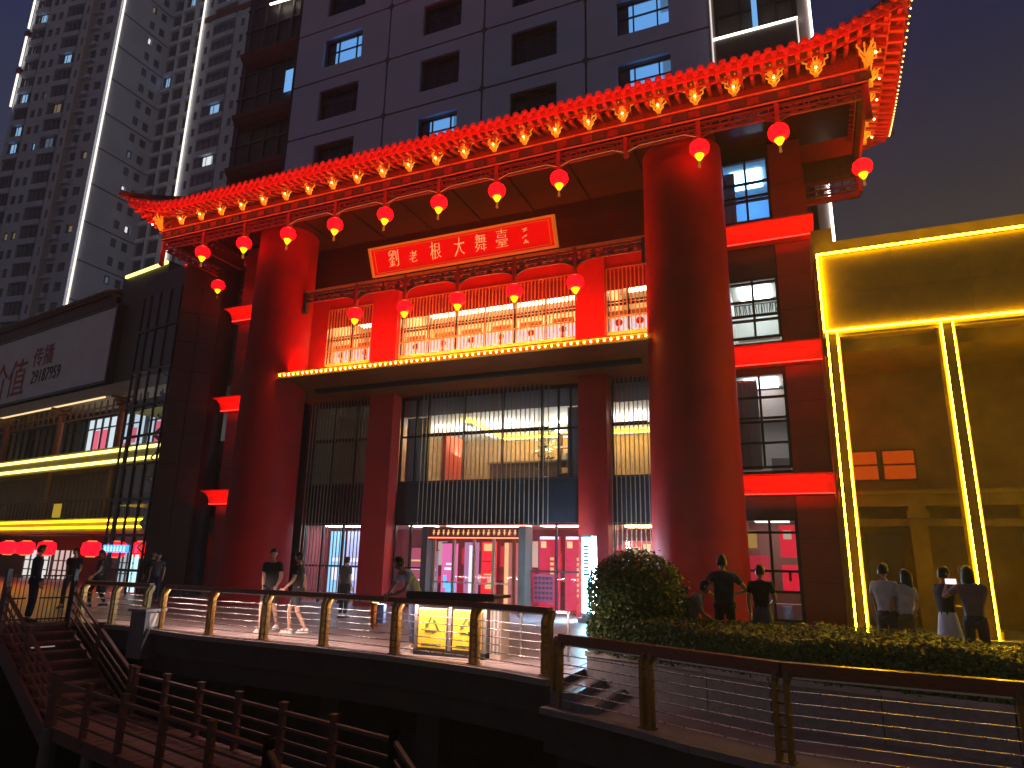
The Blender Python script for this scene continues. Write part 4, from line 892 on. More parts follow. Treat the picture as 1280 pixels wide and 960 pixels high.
# ================================================================== shopping building on the left
ML = thing('shopping_building', 'long shopping building at left with grey billboard and yellow light lines', 'shopping building', (-36, 24, 0))
ma = R(-9.5); mu = (math.cos(ma), math.sin(ma)); mP = (-30.8, 23.3)
def mpt(a, n, z): return (mP[0] + mu[0] * a + mu[1] * n, mP[1] + mu[1] * a - mu[0] * n, z)
mw = M('mall_wall', (.30, .26, .21), .7, noise=.2, scale=1.2); mdk = M('mall_dark', (.10, .085, .075), .6, noise=.25, scale=1)
mred = M('mall_red_column', (.45, .12, .05), .55, noise=.2)
b = MB().obox(mP, mu, -24, 7.0, -9, -3, 0, 15.6).obox(mP, mu, -24, 7.0, -3, -1.4, 10.0, 15.4).obox(mP, mu, -24, 7.0, -3, -1.2, 5.6, 6.2).obox(mP, mu, -24, 7, -3, -1.0, 2.5, 3.0)
b.build('wall', mdk, ML)
# tiled roof edge
MB().obox(mP, mu, -24, -3.5, -3, .35, 15.3, 15.45).build('roof', M('mall_roof', (.12, .05, .045), .6, noise=.3), ML)
rt = None
for i in range(72):
    a = -24 + i * .285
    if rt is None: rt = MB().cyl(mpt(a, .45, 15.5), mpt(a, -1.6, 16.3), .10, n=7).build('roof_tile', M('mall_tile', (.16, .07, .06), .5, noise=.4, scale=4), ML); a0_ = a
    else: shift(rt, (mu[0] * (a - a0_), mu[1] * (a - a0_), 0))
MB().obox(mP, mu, -24, -3.5, -1.7, -1.3, 16.1, 16.45).obox(mP, mu, -24, -3.5, .0, .2, 14.75, 15.3).build('roof_trim', MATS['mall_roof'], ML)
MB().obox(mP, mu, -3.5, .9, -2.6, -.2, 10, 16.5).build('stair_head', mdk, ML)
MB().obox(mP, mu, -3.2, .8, -.2, -.1, 16.35, 16.5).build('light_strip', E('line_lime', (.95, .85, .22), 2.2), ML)
# billboard
BB = thing('billboard', 'big unlit grey billboard with faded red characters and a black telephone number', 'billboard', mpt(-9, .3, 10.5))
MB().obox(mP, mu, -24, -2.9, -.2, .15, 10.40, 14.55).build('board_face', M('board_grey', (.76, .80, .84), .6, noise=.1, scale=.8), BB)
MB().obox(mP, mu, -24, -2.85, .10, .22, 14.55, 14.7).obox(mP, mu, -24, -2.85, .10, .22, 10.25, 10.40).obox(mP, mu, -2.9, -2.75, -.2, .22, 10.25, 14.7).build('frame', dkframe, BB)
bt = M('faded_red', (.42, .07, .08), .7); bk_ = M('faded_black', (.03, .03, .03), .7)
text('价值', 3.0, mpt(-14.9, .17, 11.7), (*mu, 0), (0, 0, 1), bt, BB, 'characters', .01, (.85, .85)); text('传播', 1.35, mpt(-10.6, .17, 12.8), (*mu, 0), (0, 0, 1), bt, BB, 'characters', .01, (.95, 1.0))
text('29187959', 1.15, mpt(-9.9, .17, 11.62), (*mu, 0), (0, 0, 1), bk_, BB, 'telephone_number', .01, (.78, 1.0))
# lit eave, loggia columns with brackets, glowing lines, balcony
lime = E('line_yellow', (1, .80, .14), 4.2); amber = E('line_amber', (1, .55, .008), 7)
MB().obox(mP, mu, -24, 6, -1.4, .5, 9.35, 9.95).build('eave', M('eave_cream', (.5, .42, .28), .6, noise=.15), ML)
MB().obox(mP, mu, -24, -1.9, .46, .52, 9.28, 9.36).build('light_strip', E('line_soft', (1, .72, .35), 1.1), ML)
for z0, z1 in ((6.34, 6.47), (5.82, 5.95)): MB().obox(mP, mu, -24, 5.6, .55, .62, z0, z1).build('light_strip', lime, ML)
MB().obox(mP, mu, -24, 6.5, -1.2, .55, 5.7, 6.6).build('band', mw, ML)
for z0 in (3.02, 2.72): MB().obox(mP, mu, -24, 3.5, .62, .70, z0, z0 + .09).build('light_strip', amber, ML)
MB().obox(mP, mu, -24, 6.5, -1.0, .62, 2.55, 3.2).build('band', mw, ML)
for a in (-20, -13.5, -7.0, -.8, 4.8):
    MB().cyl(mpt(a, .1, 6.6), mpt(a, .1, 8.9), .16, n=12).build('column', mred, ML)
    c_ = MB()
    for t in range(3): c_.beam(mpt(a - .3 - t * .28, .1, 8.85 + t * .18), mpt(a + .3 + t * .28, .1, 8.85 + t * .18), .16, .12); c_.beam(mpt(a, .0, 8.85 + t * .18), mpt(a, .4 + t * .15, 8.85 + t * .18), .14, .12)
    c_.build('bracket', M('bracket_brown', (.28, .12, .06), .6, noise=.2), ML)
    MB().cyl(mpt(a + .2, .2, 3.2), mpt(a + .2, .2, 5.7), .13, n=10).build('column', M('mall_tan_column', (.4, .25, .12), .6, noise=.2), ML)
for i in range(36):
    for z, d in ((8.92, .06), (8.6, .06)): pass
hung = MB()
for i in range(46): a = -23.5 + i * .62; hung.obox(mP, mu, a, a + .08, .05, .12, 8.55, 9.3)
hung.obox(mP, mu, -24, 5, .05, .12, 8.5, 8.58).obox(mP, mu, -24, 5, .05, .12, 8.9, 8.96); hung.build('hanging_screen', MATS['bracket_brown'], ML)
lw = E('shop_window', (.80, .93, 1), .80); lwd = M('shop_window_dark', (.10, .10, .085), .4, noise=.3)
for k, (a0, a1) in enumerate(((-19.6, -13.8), (-13.1, -7.4), (-6.6, -1.2), (-.5, 4.4))):
    on = k >= 2
    wn = MB().obox(mP, mu, a0, a1, -1.35, -1.2, 6.7, 8.85).build('window', lw if on else lwd, ML)
    fr = MB(); n_ = 7
    for i in range(n_ + 1): x = a0 + (a1 - a0) * i / n_; fr.obox(mP, mu, x - .035, x + .035, -1.2, -1.1, 6.7, 8.85)
    for z in (6.72, 8.25, 8.83): fr.obox(mP, mu, a0, a1, -1.2, -1.11, z - .03, z + .03)
    fr.build('frame', dkframe, wn)
    if on:
        pm = MB()
        for x, z, ww, hh in ((.14, 6.95, .10, 1.2), (.30, 6.95, .10, 1.2), (.62, 6.9, .2, .35), (.80, 7.2, .14, .8)): pm.obox(mP, mu, a0 + (a1 - a0) * x, a0 + (a1 - a0) * (x + ww), -1.19, -1.17, z, z + hh)
        pm.build('window_poster', E('poster_pink', (.95, .16, .25), .8), wn)
# second level balcony with bamboo coloured wall and railing
for i in range(60):
    a = -24 + i * .5
    MB().obox(mP, mu, a, a + .46, -.95, -.88, 3.2, 5.7).build('wall_board', mw, ML)
b = MB()
for i in range(70): a = -23.8 + i * .42; b.obox(mP, mu, a, a + .035, .38, .42, 3.2, 4.1)
b.obox(mP, mu, -24, 6, .36, .44, 4.08, 4.14); b.build('balcony_railing', mdk, ML)
MB().obox(mP, mu, -5.3, -4.5, .43, .46, 3.3, 4.0).build('yellow_plaque', E('plaque_yellow', (.9, .6, .05), .4), ML)
# storefront
MB().obox(mP, mu, -24, 7, -3.2, -3.0, 0, 2.55).build('shop_wall', M('shop_red', (.34, .06, .045), .6, noise=.25), ML)
for a0, a1, m_, nm in ((-15.5, -12.3, E('shop_lit', (.9, .9, .85), .8), 'shop_window'), (-11.8, -9.2, E('shop_lit2', (.95, .75, .7), .6), 'shop_window'), (-4.6, -2.8, E('shop_door_lit', (.7, .85, .88), .7), 'shop_door'), (.2, 3.0, E('shop_lit3', (.55, .25, .25), .5), 'shop_window')):
    wn = MB().obox(mP, mu, a0, a1, -3.0, -2.95, .05, 1.7).build(nm, m_, ML)
    fr = MB()
    for i in range(5): x = a0 + (a1 - a0) * i / 4; fr.obox(mP, mu, x - .04, x + .04, -2.95, -2.88, 0, 1.74)
    for z in (.55, 1.1, 1.72): fr.obox(mP, mu, a0, a1, -2.95, -2.89, z - .03, z + .03)
    fr.build('frame', mdk, wn)
# big glowing cylinder lanterns over the shop fronts
GS = 'glowing red lanterns over the shop doors'
for a, nm in ((-13.2, 'leftmost, cut by the picture edge side'), (-11.0, 'second, beside the leftmost one'), (-8.5, 'third from the left'), (-3.75, 'over the pale shop door'), (-1.3, 'seen beside the dark tower frame'), (.9, 'seen through the glass tower')):
    c = mpt(a, -1.0, 1.78)
    t = thing('shop_lantern', 'fat red glowing lantern hung over the shops, ' + nm, 'lantern', c, GS)
    MB().lathe(c, [(.25, -.36), (.42, -.28), (.47, 0), (.42, .28), (.25, .36)], 18, flute=.05).build('globe', E('shop_lantern_red', (1, .002, .008), 4), t)
    MB().lathe(c, [(.22, .36), (.22, .42)], 12).lathe(c, [(.22, -.42), (.22, -.36)], 12).build('cap', lan_gold, t); MB().cyl((c[0], c[1], c[2] + .42), (c[0], c[1], c[2] + .75), .015, n=5).build('cord', dkframe, t)

# ================================================================== dark steel and glass tower between
GT = thing('glass_lift_tower', 'dark steel framed glass stair tower between the shops and the theatre', 'glass tower', (-24.3, 21, 0))
poly = [(-27.2, 20.30), (-24.10, 19.70), (-22.95, 20.75), (-22.95, 21.6), (-26.8, 21.95)]
stl = M('tower_steel', (.035, .032, .034), .45, noise=.3, scale=2); clad = M('tower_cladding', (.045, .034, .036), .4, noise=.3, scale=.8)
MB().prism(poly, 12.9, 13.85).build('crown', clad, GT)
for z in (3.55, 7.55): MB().prism([(x * .99 - .24, y * .99 + .25) for x, y in poly], z, z + .45).build('floor_slab', clad, GT)
P1, P2, P3 = Vector(poly[0]), Vector(poly[1]), Vector(poly[2])
d12 = (P2 - P1); L12 = d12.length; d12 /= L12; d23 = P3 - P2; L23 = d23.length; d23 /= L23
for i, t in enumerate((0, .17, .43, .70, .97)):
    p = P1 + d12 * L12 * t; wd_ = .24 if i == 1 else .075
    MB().obox((p.x, p.y), (d12.x, d12.y), -wd_ / 2, wd_ / 2, -.02, .05, 0, 12.9).build('mullion', stl, GT)
for z in (.95, 2.3, 3.75, 5.2, 6.4, 7.75, 9.3, 11.2):
    MB().obox((P1.x, P1.y), (d12.x, d12.y), 0, L12, -.04, .06, z - .05, z + .05).build('transom', stl, GT)
MB().obox((P1.x, P1.y), (d12.x, d12.y), 0, L12, -.02, -.01, 0, 9.3).build('pane', GL, GT)
MB().obox((P1.x, P1.y), (d12.x, d12.y), L12 * .0, L12, -.03, .0, 9.35, 12.9).build('upper_pane', M('tower_dark_glass', (.03, .028, .03), .12, noise=.3, scale=.6), GT)
for j in range(10):
    z0 = j * 1.29
    for i in range(2): MB().obox((P2.x, P2.y), (d23.x, d23.y), L23 * i / 2 + .02, L23 * (i + 1) / 2 - .02, 0, .05, z0 + .02, z0 + 1.27).build('cladding_panel', clad, GT)
MB().obox((P2.x, P2.y), (d23.x, d23.y), 0, L23, -.2, 0, 0, 12.9).prism([(-22.99, 20.75), (-22.93, 20.75), (-22.93, 21.65), (-22.99, 21.65)], 0, 12.9).build('cladding_backing', stl, GT)
b = MB()
for i in range(9):      # zigzag stair flights behind the glass
    z = i * .95; a = P1 + d12 * (L12 * (.25 if i % 2 else .9)) + Vector((.2, .9)); c = P1 + d12 * (L12 * (.9 if i % 2 else .25)) + Vector((.2, .9))
    b.beam((a.x, a.y, z), (c.x, c.y, z + .95), .06, .16); b.beam((a.x, a.y, z + .9), (c.x, c.y, z + 1.85), .05, .05)
b.build('stair_flight', stl, GT)
NS = thing('neon_sign', 'small bright blue lit shop sign at the foot of the glass tower', 'sign', (-26, 19.7, 1.9))
MB().obox((P1.x, P1.y), (d12.x, d12.y), .3, 2.2, .12, .2, 1.62, 1.92).build('sign_box', E('sign_blue', (.08, .42, 1), 1.3), NS)
b = MB()
for i in range(7): x = .42 + i * .25; b.obox((P1.x, P1.y), (d12.x, d12.y), x, x + .13, .2, .215, 1.68, 1.72).obox((P1.x, P1.y), (d12.x, d12.y), x + .04, x + .08, .2, .215, 1.66, 1.88).obox((P1.x, P1.y), (d12.x, d12.y), x, x + .14, .2, .215, 1.78, 1.81)
b.build('printed_mark', E('sign_cyan', (.5, .85, 1), 1.6), NS)
for x in (1.55, 2.0): tag(MB().obox((P1.x, P1.y), (d12.x, d12.y), x, x + .16, -.35, -.28, .1, 1.55).build('light_tube', E('tube_cyan', (.6, 1, .95), 1.6), None, (P1.x + x, P1.y, .1)), 'pale cyan upright light panel in the glass tower doorway, %s of two' % ('left' if x < 1.7 else 'right'), 'light panel', 'light panels in the tower doorway')

# ================================================================== ground, promenade edge, lower walkway
edge = [(-40, 8.0), (-16.95, 10.30), (-16.50, 11.80), (-14.0, 11.72), (-12.2, 11.3), (-10.2, 11.12), (-8.55, 11.0), (-7.0, 10.78), (-5.6, 10.48), (-4.4, 10.15), (-3.60, 9.82)]
plan = [(-3.45, 10.95), (-2.3, 10.55), (-.65, 9.75), (1.75, 9.1), (8, 8.8), (60, 8)]
pave = M('plaza_paving', (.30, .24, .235), .42, noise=.2, scale=1.2)
poly_g = edge + [(-3.45, 9.9)] + plan + [(400, 8), (400, 500), (-400, 500), (-400, 6)]
gmb = MB(); n = len(poly_g); gmb.add([(x, y, 0) for x, y in poly_g], [tuple(range(n))])
for i in range(len(edge) + len(plan)):
    a, c = poly_g[i], poly_g[i + 1]; gmb.add([(*a, -.5), (*c, -.5), (*c, 0), (*a, 0)], [(0, 1, 2, 3)], 1)
PLZ = tag(gmb.build('plaza_ground', [pave, dkconc]), kind='structure')
tag(MB().box(-400, 400, -200, 480, -3.3, -3.2).build('pond_water', M('dark_water', (.012, .012, .014), .08, bump=.15, noise=.2, scale=1.5)), kind='structure')
# stone paving slabs of the promenade, each one
pcols = [M('slab_%d' % i, c, .40, noise=.15, scale=5, bump=.01) for i, c in enumerate(((.36, .29, .28), (.31, .25, .245), (.40, .32, .305)))]
proto_s = {}
def inside(x, y):
    c = False; P = poly_g
    for i in range(len(P)):
        (x1, y1), (x2, y2) = P[i], P[i - 1]
        if (y1 > y) != (y2 > y) and x < (x2 - x1) * (y - y1) / (y2 - y1) + x1: c = not c
    return c
ns = 0
for j in range(9):
    for i in range(-19, 2):
        x = i * .8 + (.4 if j % 2 else 0); y = 10.0 + j * .8
        if ns < 290 and all(inside(x + a, y + c_) for a in (0, .8) for c_ in (0, .8)) and x < -3.9 + .0 * j:
            k = rnd.randrange(3); ns += 1
            if k not in proto_s: proto_s[k] = MB().box(.003, .797, .003, .797, 0, .007).build('paving_slab', pcols[k], PLZ); proto_s[k].location = (x, y, 0)
            else: c = proto_s[k].copy(); COL.objects.link(c); c.location = (x, y, 0)
# edge beam, columns beneath
b = MB()
for a, c in zip(edge[2:], edge[3:]):
    b.beam((a[0], a[1] - .02, -.05), (c[0], c[1] - .02, -.05), .14, .09)
tag(b.build('plaza_kerb', M('kerb_stone', (.26, .22, .20), .55, noise=.2, scale=6)), kind='structure')
b = MB()
for a, c in zip(edge[3:], edge[4:] + [(-3.2, 9.2)]):
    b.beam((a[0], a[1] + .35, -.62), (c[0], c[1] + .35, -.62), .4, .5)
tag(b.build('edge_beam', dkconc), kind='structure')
for i, (x, y) in enumerate(((-11.6, 12.4), (-8.9, 12.1), (-6.3, 11.4), (-3.4, 10.4), (-.6, 9.9))):
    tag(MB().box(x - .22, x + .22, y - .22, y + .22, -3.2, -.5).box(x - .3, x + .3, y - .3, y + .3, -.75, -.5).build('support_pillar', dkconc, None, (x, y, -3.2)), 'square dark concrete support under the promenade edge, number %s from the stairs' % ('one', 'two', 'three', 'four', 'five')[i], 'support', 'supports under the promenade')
tag(MB().box(-16, 30, 14.5, 14.8, -3.2, -.5).build('retaining_wall', M('dark_wall', (.05, .045, .045), .9, noise=.3)), kind='structure')
# lower path at right, two steps down from the plaza
path_edge = [(-3.55, 9.45), (-2.75, 9.10), (-2.05, 8.75), (-1.4, 8.35), (-.42, 7.93), (.6, 7.75), (2.4, 7.7), (6, 8.0), (20, 7.4)]
pp = path_edge + [(20, 9.5), (8, 8.82), (1.75, 9.12), (-.65, 9.77), (-2.3, 10.57), (-3.43, 10.97)]
n = len(pp); b = MB(); b.add([(x, y, -.3) for x, y in pp], [tuple(range(n))])
for a, c in zip(path_edge, path_edge[1:]): b.add([(*a, -.85), (*c, -.85), (*c, -.3), (*a, -.3)], [(0, 1, 2, 3)], 1)
tag(b.build('lower_path', [M('path_paving', (.22, .185, .175), .4, noise=.3, scale=2.5, bump=.1), dkconc]), kind='structure')
b = MB()
for a, c in zip(path_edge, path_edge[1:]): b.beam((a[0], a[1] - .02, -.33), (c[0], c[1] - .02, -.33), .16, .08)
tag(b.build('path_kerb', MATS['kerb_stone']), kind='structure')
for i, (x, z) in enumerate(((-3.45, -.10), (-3.10, -.20))):
    tag(MB().box(x, x + .36, 9.45 - i * .15, 10.95 - i * .15, -.32, z).build('step', stone_m), kind='structure')
    tag(MB().box(x + .30, x + .358, 9.5 - i * .15, 10.9 - i * .15, z, z + .006).build('step_strip', dkframe), kind='structure')
# planter wall and hedge
pl = [(-3.40, 10.95), (-2.3, 10.55), (-.65, 9.75), (1.75, 9.1), (8, 8.8)]
pw = thing('planter_wall', 'low grey stone planter wall below the clipped hedge', 'planter', (0, 9.6, -.3))
for a, c in zip(pl, pl[1:]):
    A, C_ = Vector(a), Vector(c); L = (C_ - A).length; u = (C_ - A) / L; k = max(1, round(L / 1.1))
    for i in range(k): MB().obox((A.x, A.y), (u.x, u.y), L * i / k + .006, L * (i + 1) / k - .006, -.12, .02, -.3, .20).build('stone_block', stone_m, pw)
    MB().obox((A.x, A.y), (u.x, u.y), 0, L, -.16, .06, .20, .27).build('coping', M('coping_grey', (.3, .29, .29), .4, noise=.2, scale=5), pw)
MB().prism([(-3.40, 10.95), (-3.40, 12.4), (-3.25, 12.4), (-3.25, 10.9)], -.02, .22).build('end_block', stone_m, pw)
leaf_ms = [M('leaf_%d' % i, c, .45, noise=.3, scale=9) for i, c in enumerate(((.045, .10, .022), (.07, .14, .025), (.10, .16, .03), (.03, .07, .02)))]
def leaves(b, pts, s):
    for p, nrm_ in pts:
        a = rnd.uniform(0, 6.28); t = Vector((math.cos(a), math.sin(a), rnd.uniform(-.5, .7))).normalized(); nn = (Vector(nrm_) + Vector((rnd.uniform(-.7, .7), rnd.uniform(-.7, .7), rnd.uniform(-.5, .8)))).normalized()
        t = (t - nn * t.dot(nn)).normalized(); q = nn.cross(t) * s * .32; L = t * s * rnd.uniform(.7, 1.2); p = Vector(p)
        b.add([p, p + L * .45 + q, p + L, p + L * .45 - q], [(0, 1, 2, 3)], rnd.choice((0, 0, 1, 1, 2, 3)))
def hedge_z(x): return .72 + .03 * math.sin(x * 2.1) + .02 * math.sin(x * 5.3 + 1)
HG = thing('clipped_hedge', 'long flat topped clipped green hedge behind the right railing', 'hedge', (1, 10.5, .2))
fr_l = lambda x: 10.85 - (x + 3.35) * .415 if x < -.65 else (9.72 - (x + .65) * .27 if x < 1.75 else 9.07 - (x - 1.75) * .048)
bk_l = lambda x: 12.6 if x < -.3 else 12.6 - (x + .3) * .62 if x < 3 else 10.55
core = MB()
for i in range(40):
    x0 = -3.30 + i * .28; x1 = x0 + .285
    core.add([(x0, fr_l(x0) + .10, .275), (x1, fr_l(x1) + .10, .275), (x1, bk_l(x1) - .1, .275), (x0, bk_l(x0) - .1, .275), (x0, fr_l(x0) + .10, hedge_z(x0) - .08), (x1, fr_l(x1) + .10, hedge_z(x1) - .08), (x1, bk_l(x1) - .1, hedge_z(x1) - .08), (x0, bk_l(x0) - .1, hedge_z(x0) - .08)], [(0, 1, 5, 4), (4, 5, 6, 7), (2, 3, 7, 6), (1, 2, 6, 5), (3, 0, 4, 7)])
core.build('twigs', M('twig_dark', (.03, .035, .015), .9, noise=.4, scale=12), HG)
pts = []
for i in range(44000):
    x = -3.35 + 10.6 * rnd.random() ** 1.15
    if rnd.random() < .40: pts.append(((x, fr_l(x) + rnd.uniform(-.03, .10), rnd.uniform(.26, hedge_z(x))), (0, -1, .3)))
    else:
        y = fr_l(x) + (bk_l(x) - fr_l(x)) * rnd.random(); pts.append(((x, y, hedge_z(x) + rnd.uniform(-.08, .02) + (.05 if rnd.random() < .015 else 0)), (0, -.2, 1)))
for i in range(900): pts.append(((-3.33 + rnd.uniform(-.04, .08), rnd.uniform(10.9, 12.5), rnd.uniform(.24, .72)), (-1, 0, .2)))
b = MB(); leaves(b, pts, .058); o_ = b.build('foliage', leaf_ms, HG)
SB = thing('round_bush', 'dark clipped ball shaped bush standing in the hedge', 'bush', (-2.86, 12.0, 0))
pts = []; cb = Vector((-2.86, 12.0, 1.05))
for i in range(17000):
    a = rnd.uniform(0, 6.28); cz = rnd.uniform(-1, 1); r = math.sqrt(1 - cz * cz); d = Vector((math.cos(a) * r, math.sin(a) * r, cz))
    bump_ = 1 + .03 * math.sin(a * 5 + cz * 4) + .025 * math.sin(a * 3 - cz * 7)
    rr = (.84 * bump_) * (1 - .55 * rnd.random() ** 2.2)
    if rnd.random() < .035: rr *= rnd.uniform(1.03, 1.12)
    pts.append((cb + Vector((d.x * rr, d.y * rr, d.z * rr * .92)), d))
b = MB(); leaves(b, pts, .068); b.build('foliage', leaf_ms, SB)
b = MB().cyl((-2.86, 12, 0), (-2.86, 12, .8), .07, .05, 8)
for i in range(9): a = i * .7; b.cyl((-2.86, 12, .55 + .04 * i), (-2.86 + .55 * math.cos(a), 12 + .55 * math.sin(a), 1.0 + .05 * i), .03, .012, 6)
b.build('trunk', M('bark', (.09, .06, .04), .9, noise=.3, scale=12), SB)

# ---------------------------------------------------------------- humid evening air
hb_ = MB().box(-160, 60, -12, 100, -4.3, 112)
hz = bpy.data.materials.new('haze_air'); hz.use_nodes = True; t_ = hz.node_tree; t_.nodes.clear()
o_ = t_.nodes.new('ShaderNodeOutputMaterial'); v_ = t_.nodes.new('ShaderNodeVolumePrincipled'); v_.inputs['Density'].default_value = .0020; v_.inputs['Color'].default_value = (.86, .91, 1, 1); v_.inputs['Anisotropy'].default_value = .3
t_.links.new(v_.outputs[0], o_.inputs['Volume'])
tag(hb_.build('haze', hz), kind='stuff')

# ---------------------------------------------------------------- railings
def railing(label, posts, z, h=.90, n=6, rail=(.12, .085), group=None, pm=None, lean=.10, inward=1, led=0):
    t = thing('railing', label, 'railing', (posts[len(posts) // 2][0], posts[len(posts) // 2][1], z), group)
    for i, (x, y) in enumerate(posts):
        a = posts[max(0, i - 1)]; c = posts[min(len(posts) - 1, i + 1)]; u = Vector((c[0] - a[0], c[1] - a[1])).normalized(); nx, ny = -u.y * inward, u.x * inward
        b = MB()
        for s in (-.06, .06):      # two flat plates that lean in towards the handrail
            ox, oy = u.x * s, u.y * s
            q = lambda o, zz: (x + ox + nx * o, y + oy + ny * o, z + zz)
            sec = [(-.045, 0), (.045, 0), (.045, h * .80), (.10, h * .93), (.10, h), (.04, h), (-.045, h * .84)]
            vs = [];
            for dd in (-.024, .024): vs += [(q(o, zz)[0] + u.x * dd, q(o, zz)[1] + u.y * dd, q(o, zz)[2]) for o, zz in sec]
            m_ = 7; b.add(vs, [tuple(range(m_)), tuple(range(m_, 2 * m_))[::-1]] + [(k, (k + 1) % m_, m_ + (k + 1) % m_, m_ + k) for k in range(m_)])
        for zz in [h * (.12 + .125 * k) for k in range(n)]: b.cyl((x - u.x * .075, y - u.y * .075, z + zz), (x + u.x * .075, y + u.y * .075, z + zz), .016, n=6)
        b.add(*(lambda m: (m.v, m.f))(MB().obox((x, y), (u.x, u.y), -.10, .10, -.07, .07, z, z + .02)))
        b.build('post', pm or post_m, t)
    off = [];
    for i, (x, y) in enumerate(posts):
        a = posts[max(0, i - 1)]; c = posts[min(len(posts) - 1, i + 1)]; u = Vector((c[0] - a[0], c[1] - a[1])).normalized(); off.append((x - u.y * .07 * inward, y + u.x * .07 * inward, u))
    for (x0, y0, u0), (x1, y1, u1) in zip(off, off[1:]):
        MB().beam((x0, y0, z + h + .04 - rail[1] / 2), (x1, y1, z + h + .04 - rail[1] / 2), rail[0], rail[1]).build('handrail', wood_rail, t)
    if led:
        for (x0, y0, u0), (x1, y1, u1) in zip(off, off[1:]):
            L = math.hypot(x1 - x0, y1 - y0); dx, dy = (x1 - x0) / L, (y1 - y0) / L
            MB().beam((x0 + dx * .1, y0 + dy * .1, z + h + .025 - rail[1]), (x1 - dx * .1, y1 - dy * .1, z + h + .025 - rail[1]), .03, .02).build('light_bar', steel, t)
            area('handrail_lamp', ((x0 + x1) / 2, (y0 + y1) / 2, z + h + .008 - rail[1]), (-dy * .70, dx * .70, -1), (dx, dy, 0), L - .2, .02, (1, .66, .56), led * L)
    for k in range(n):
        zz = z + h * (.12 + .125 * k)
        b = MB().tube([(x, y, zz) for x, y in posts], .0085, 6); b.build('rod', steel, t)
    return t
railing('low rod railing with brown handrail along the promenade edge, before the recycling bins', [(-13.55, 11.75), (-11.75, 11.42), (-10.15, 11.27), (-8.60, 11.15), (-6.85, 10.86), (-5.13, 10.50), (-3.72, 10.02)], 0, led=15)
railing('nearest rod railing with brown handrail in front of the hedge', [(-3.38, 9.50), (-2.00, 8.84), (-.44, 8.06), (1.62, 7.86), (4.2, 7.95)], -.3, led=.4, rail=(.12, .13))
railing('short rod railing between the gate and the grey stone post', [(-16.38, 11.86), (-15.2, 11.82), (-14.05, 11.75)], 0, led=6)
t = thing('stone_post', 'squat grey stone post ending the promenade railing beside the stairs', 'post', (-13.75, 11.6, 0))
MB().box(-14.0, -13.55, 11.35, 11.8, -.6, .36).build('shaft', stone_m, t); MB().box(-14.05, -13.50, 11.30, 11.85, .36, .42).build('cap', MATS['coping_grey'], t)
MB().box(-13.548, -13.54, 11.45, 11.70, .05, .33).build('white_plate', white_m, t)

# ---------------------------------------------------------------- stairs and lower walkway
dkwood = M('deck_board', (.16, .05, .035), .6, noise=.35, scale=5, stretch=(1, 1, 1), bump=.15); rail_d = M('rail_dark_red', (.13, .05, .037), .55, noise=.3, scale=8, bump=.1)
sd = Vector((.965, -.262)); sn = Vector((.262, .965)); S0 = Vector((-16.80, 10.35)); zt_, zl_ = -.02, -1.5; run, nst = 3.72, 9; wd_ = 1.38
sp = lambda a, n_: (S0.x + sd.x * a + sn.x * n_, S0.y + sd.y * a + sn.y * n_)
def sbox(b, a0, a1, n0, n1, z0, z1, m=0):
    c = [sp(a0, n0), sp(a1, n0), sp(a1, n1), sp(a0, n1)]
    return b.add([(*k, z0) for k in c] + [(*k, z1) for k in c], [(0, 3, 2, 1), (4, 5, 6, 7), (0, 1, 5, 4), (1, 2, 6, 5), (2, 3, 7, 6), (3, 0, 4, 7)], m)
ST = thing('wooden_stairs', 'dark wooden stairs going down from the gate to the lower walkway', 'stairs', (*sp(1.6, .6), -1.5))
for i in range(nst):
    z = zt_ - (zt_ - zl_) * (i + 1) / nst + .0
    sbox(MB(), run * i / nst - .02, run * (i + 1) / nst + .03, 0, wd_, z - .05, z + .0).build('tread', dkwood, ST)
    sbox(MB(), run * i / nst + .0, run * i / nst + .02, 0, wd_, z, z + .12).build('riser', M('riser_dark', (.07, .03, .025), .7, noise=.3), ST)
for n_ in (-.06, wd_ + .01):
    a, c = sp(0, n_), sp(run, n_); MB().beam((*a, zt_ - .25), (*c, zl_ - .25), .06, .32).build('stringer', rail_d, ST)
for i, (a, n_) in enumerate(((run, -.02), (run, wd_ + .02), (.2, .0), (.2, wd_))): p = sp(a, n_); MB().cyl((*p, -3.2), (*p, zl_ - .05 if a > 1 else -.2), .11, n=10).build('support', concrete, ST)
sbox(MB(), run * 2 / nst + .03, run * 2 / nst + .04, .35, .85, zt_ - (zt_ - zl_) * 2.6 / nst, zt_ - (zt_ - zl_) * 2.45 / nst).build('step_light', E('step_glow', (1, .8, .7), .25), ST)
def deck_rail(label, pts, h, n=3, between=1):
    t = thing('walkway_railing', label, 'railing', pts[len(pts) // 2])
    for i, p in enumerate(pts):
        MB().box(p[0] - .045, p[0] + .045, p[1] - .045, p[1] + .045, p[2] - .15, p[2] + h + .12).box(p[0] - .06, p[0] + .06, p[1] - .06, p[1] + .06, p[2] + h + .12, p[2] + h + .145).build('post', rail_d, t)
    for a, c in zip(pts, pts[1:]):
        MB().beam((a[0], a[1], a[2] + h), (c[0], c[1], c[2] + h), .07, .05).build('handrail', rail_d, t)
        for k in range(n): zz = h * (.22 + .24 * k); MB().beam((a[0], a[1], a[2] + zz), (c[0], c[1], c[2] + zz), .035, .035).build('bar', rail_d, t)
    return t
def along(a0, a1, n_, z0, z1, k): return [(*sp(a0 + (a1 - a0) * i / k, n_), z0 + (z1 - z0) * i / k) for i in range(k + 1)]
deck_rail('sloping dark wooden rail on the left side of the stairs', along(0, run - .15, 0, zt_ - .02, zl_ + .03, 2), .72)
deck_rail('sloping dark wooden rail on the right side of the stairs', along(0, run - .15, wd_, zt_ - .02, zl_ + .03, 2), .72)
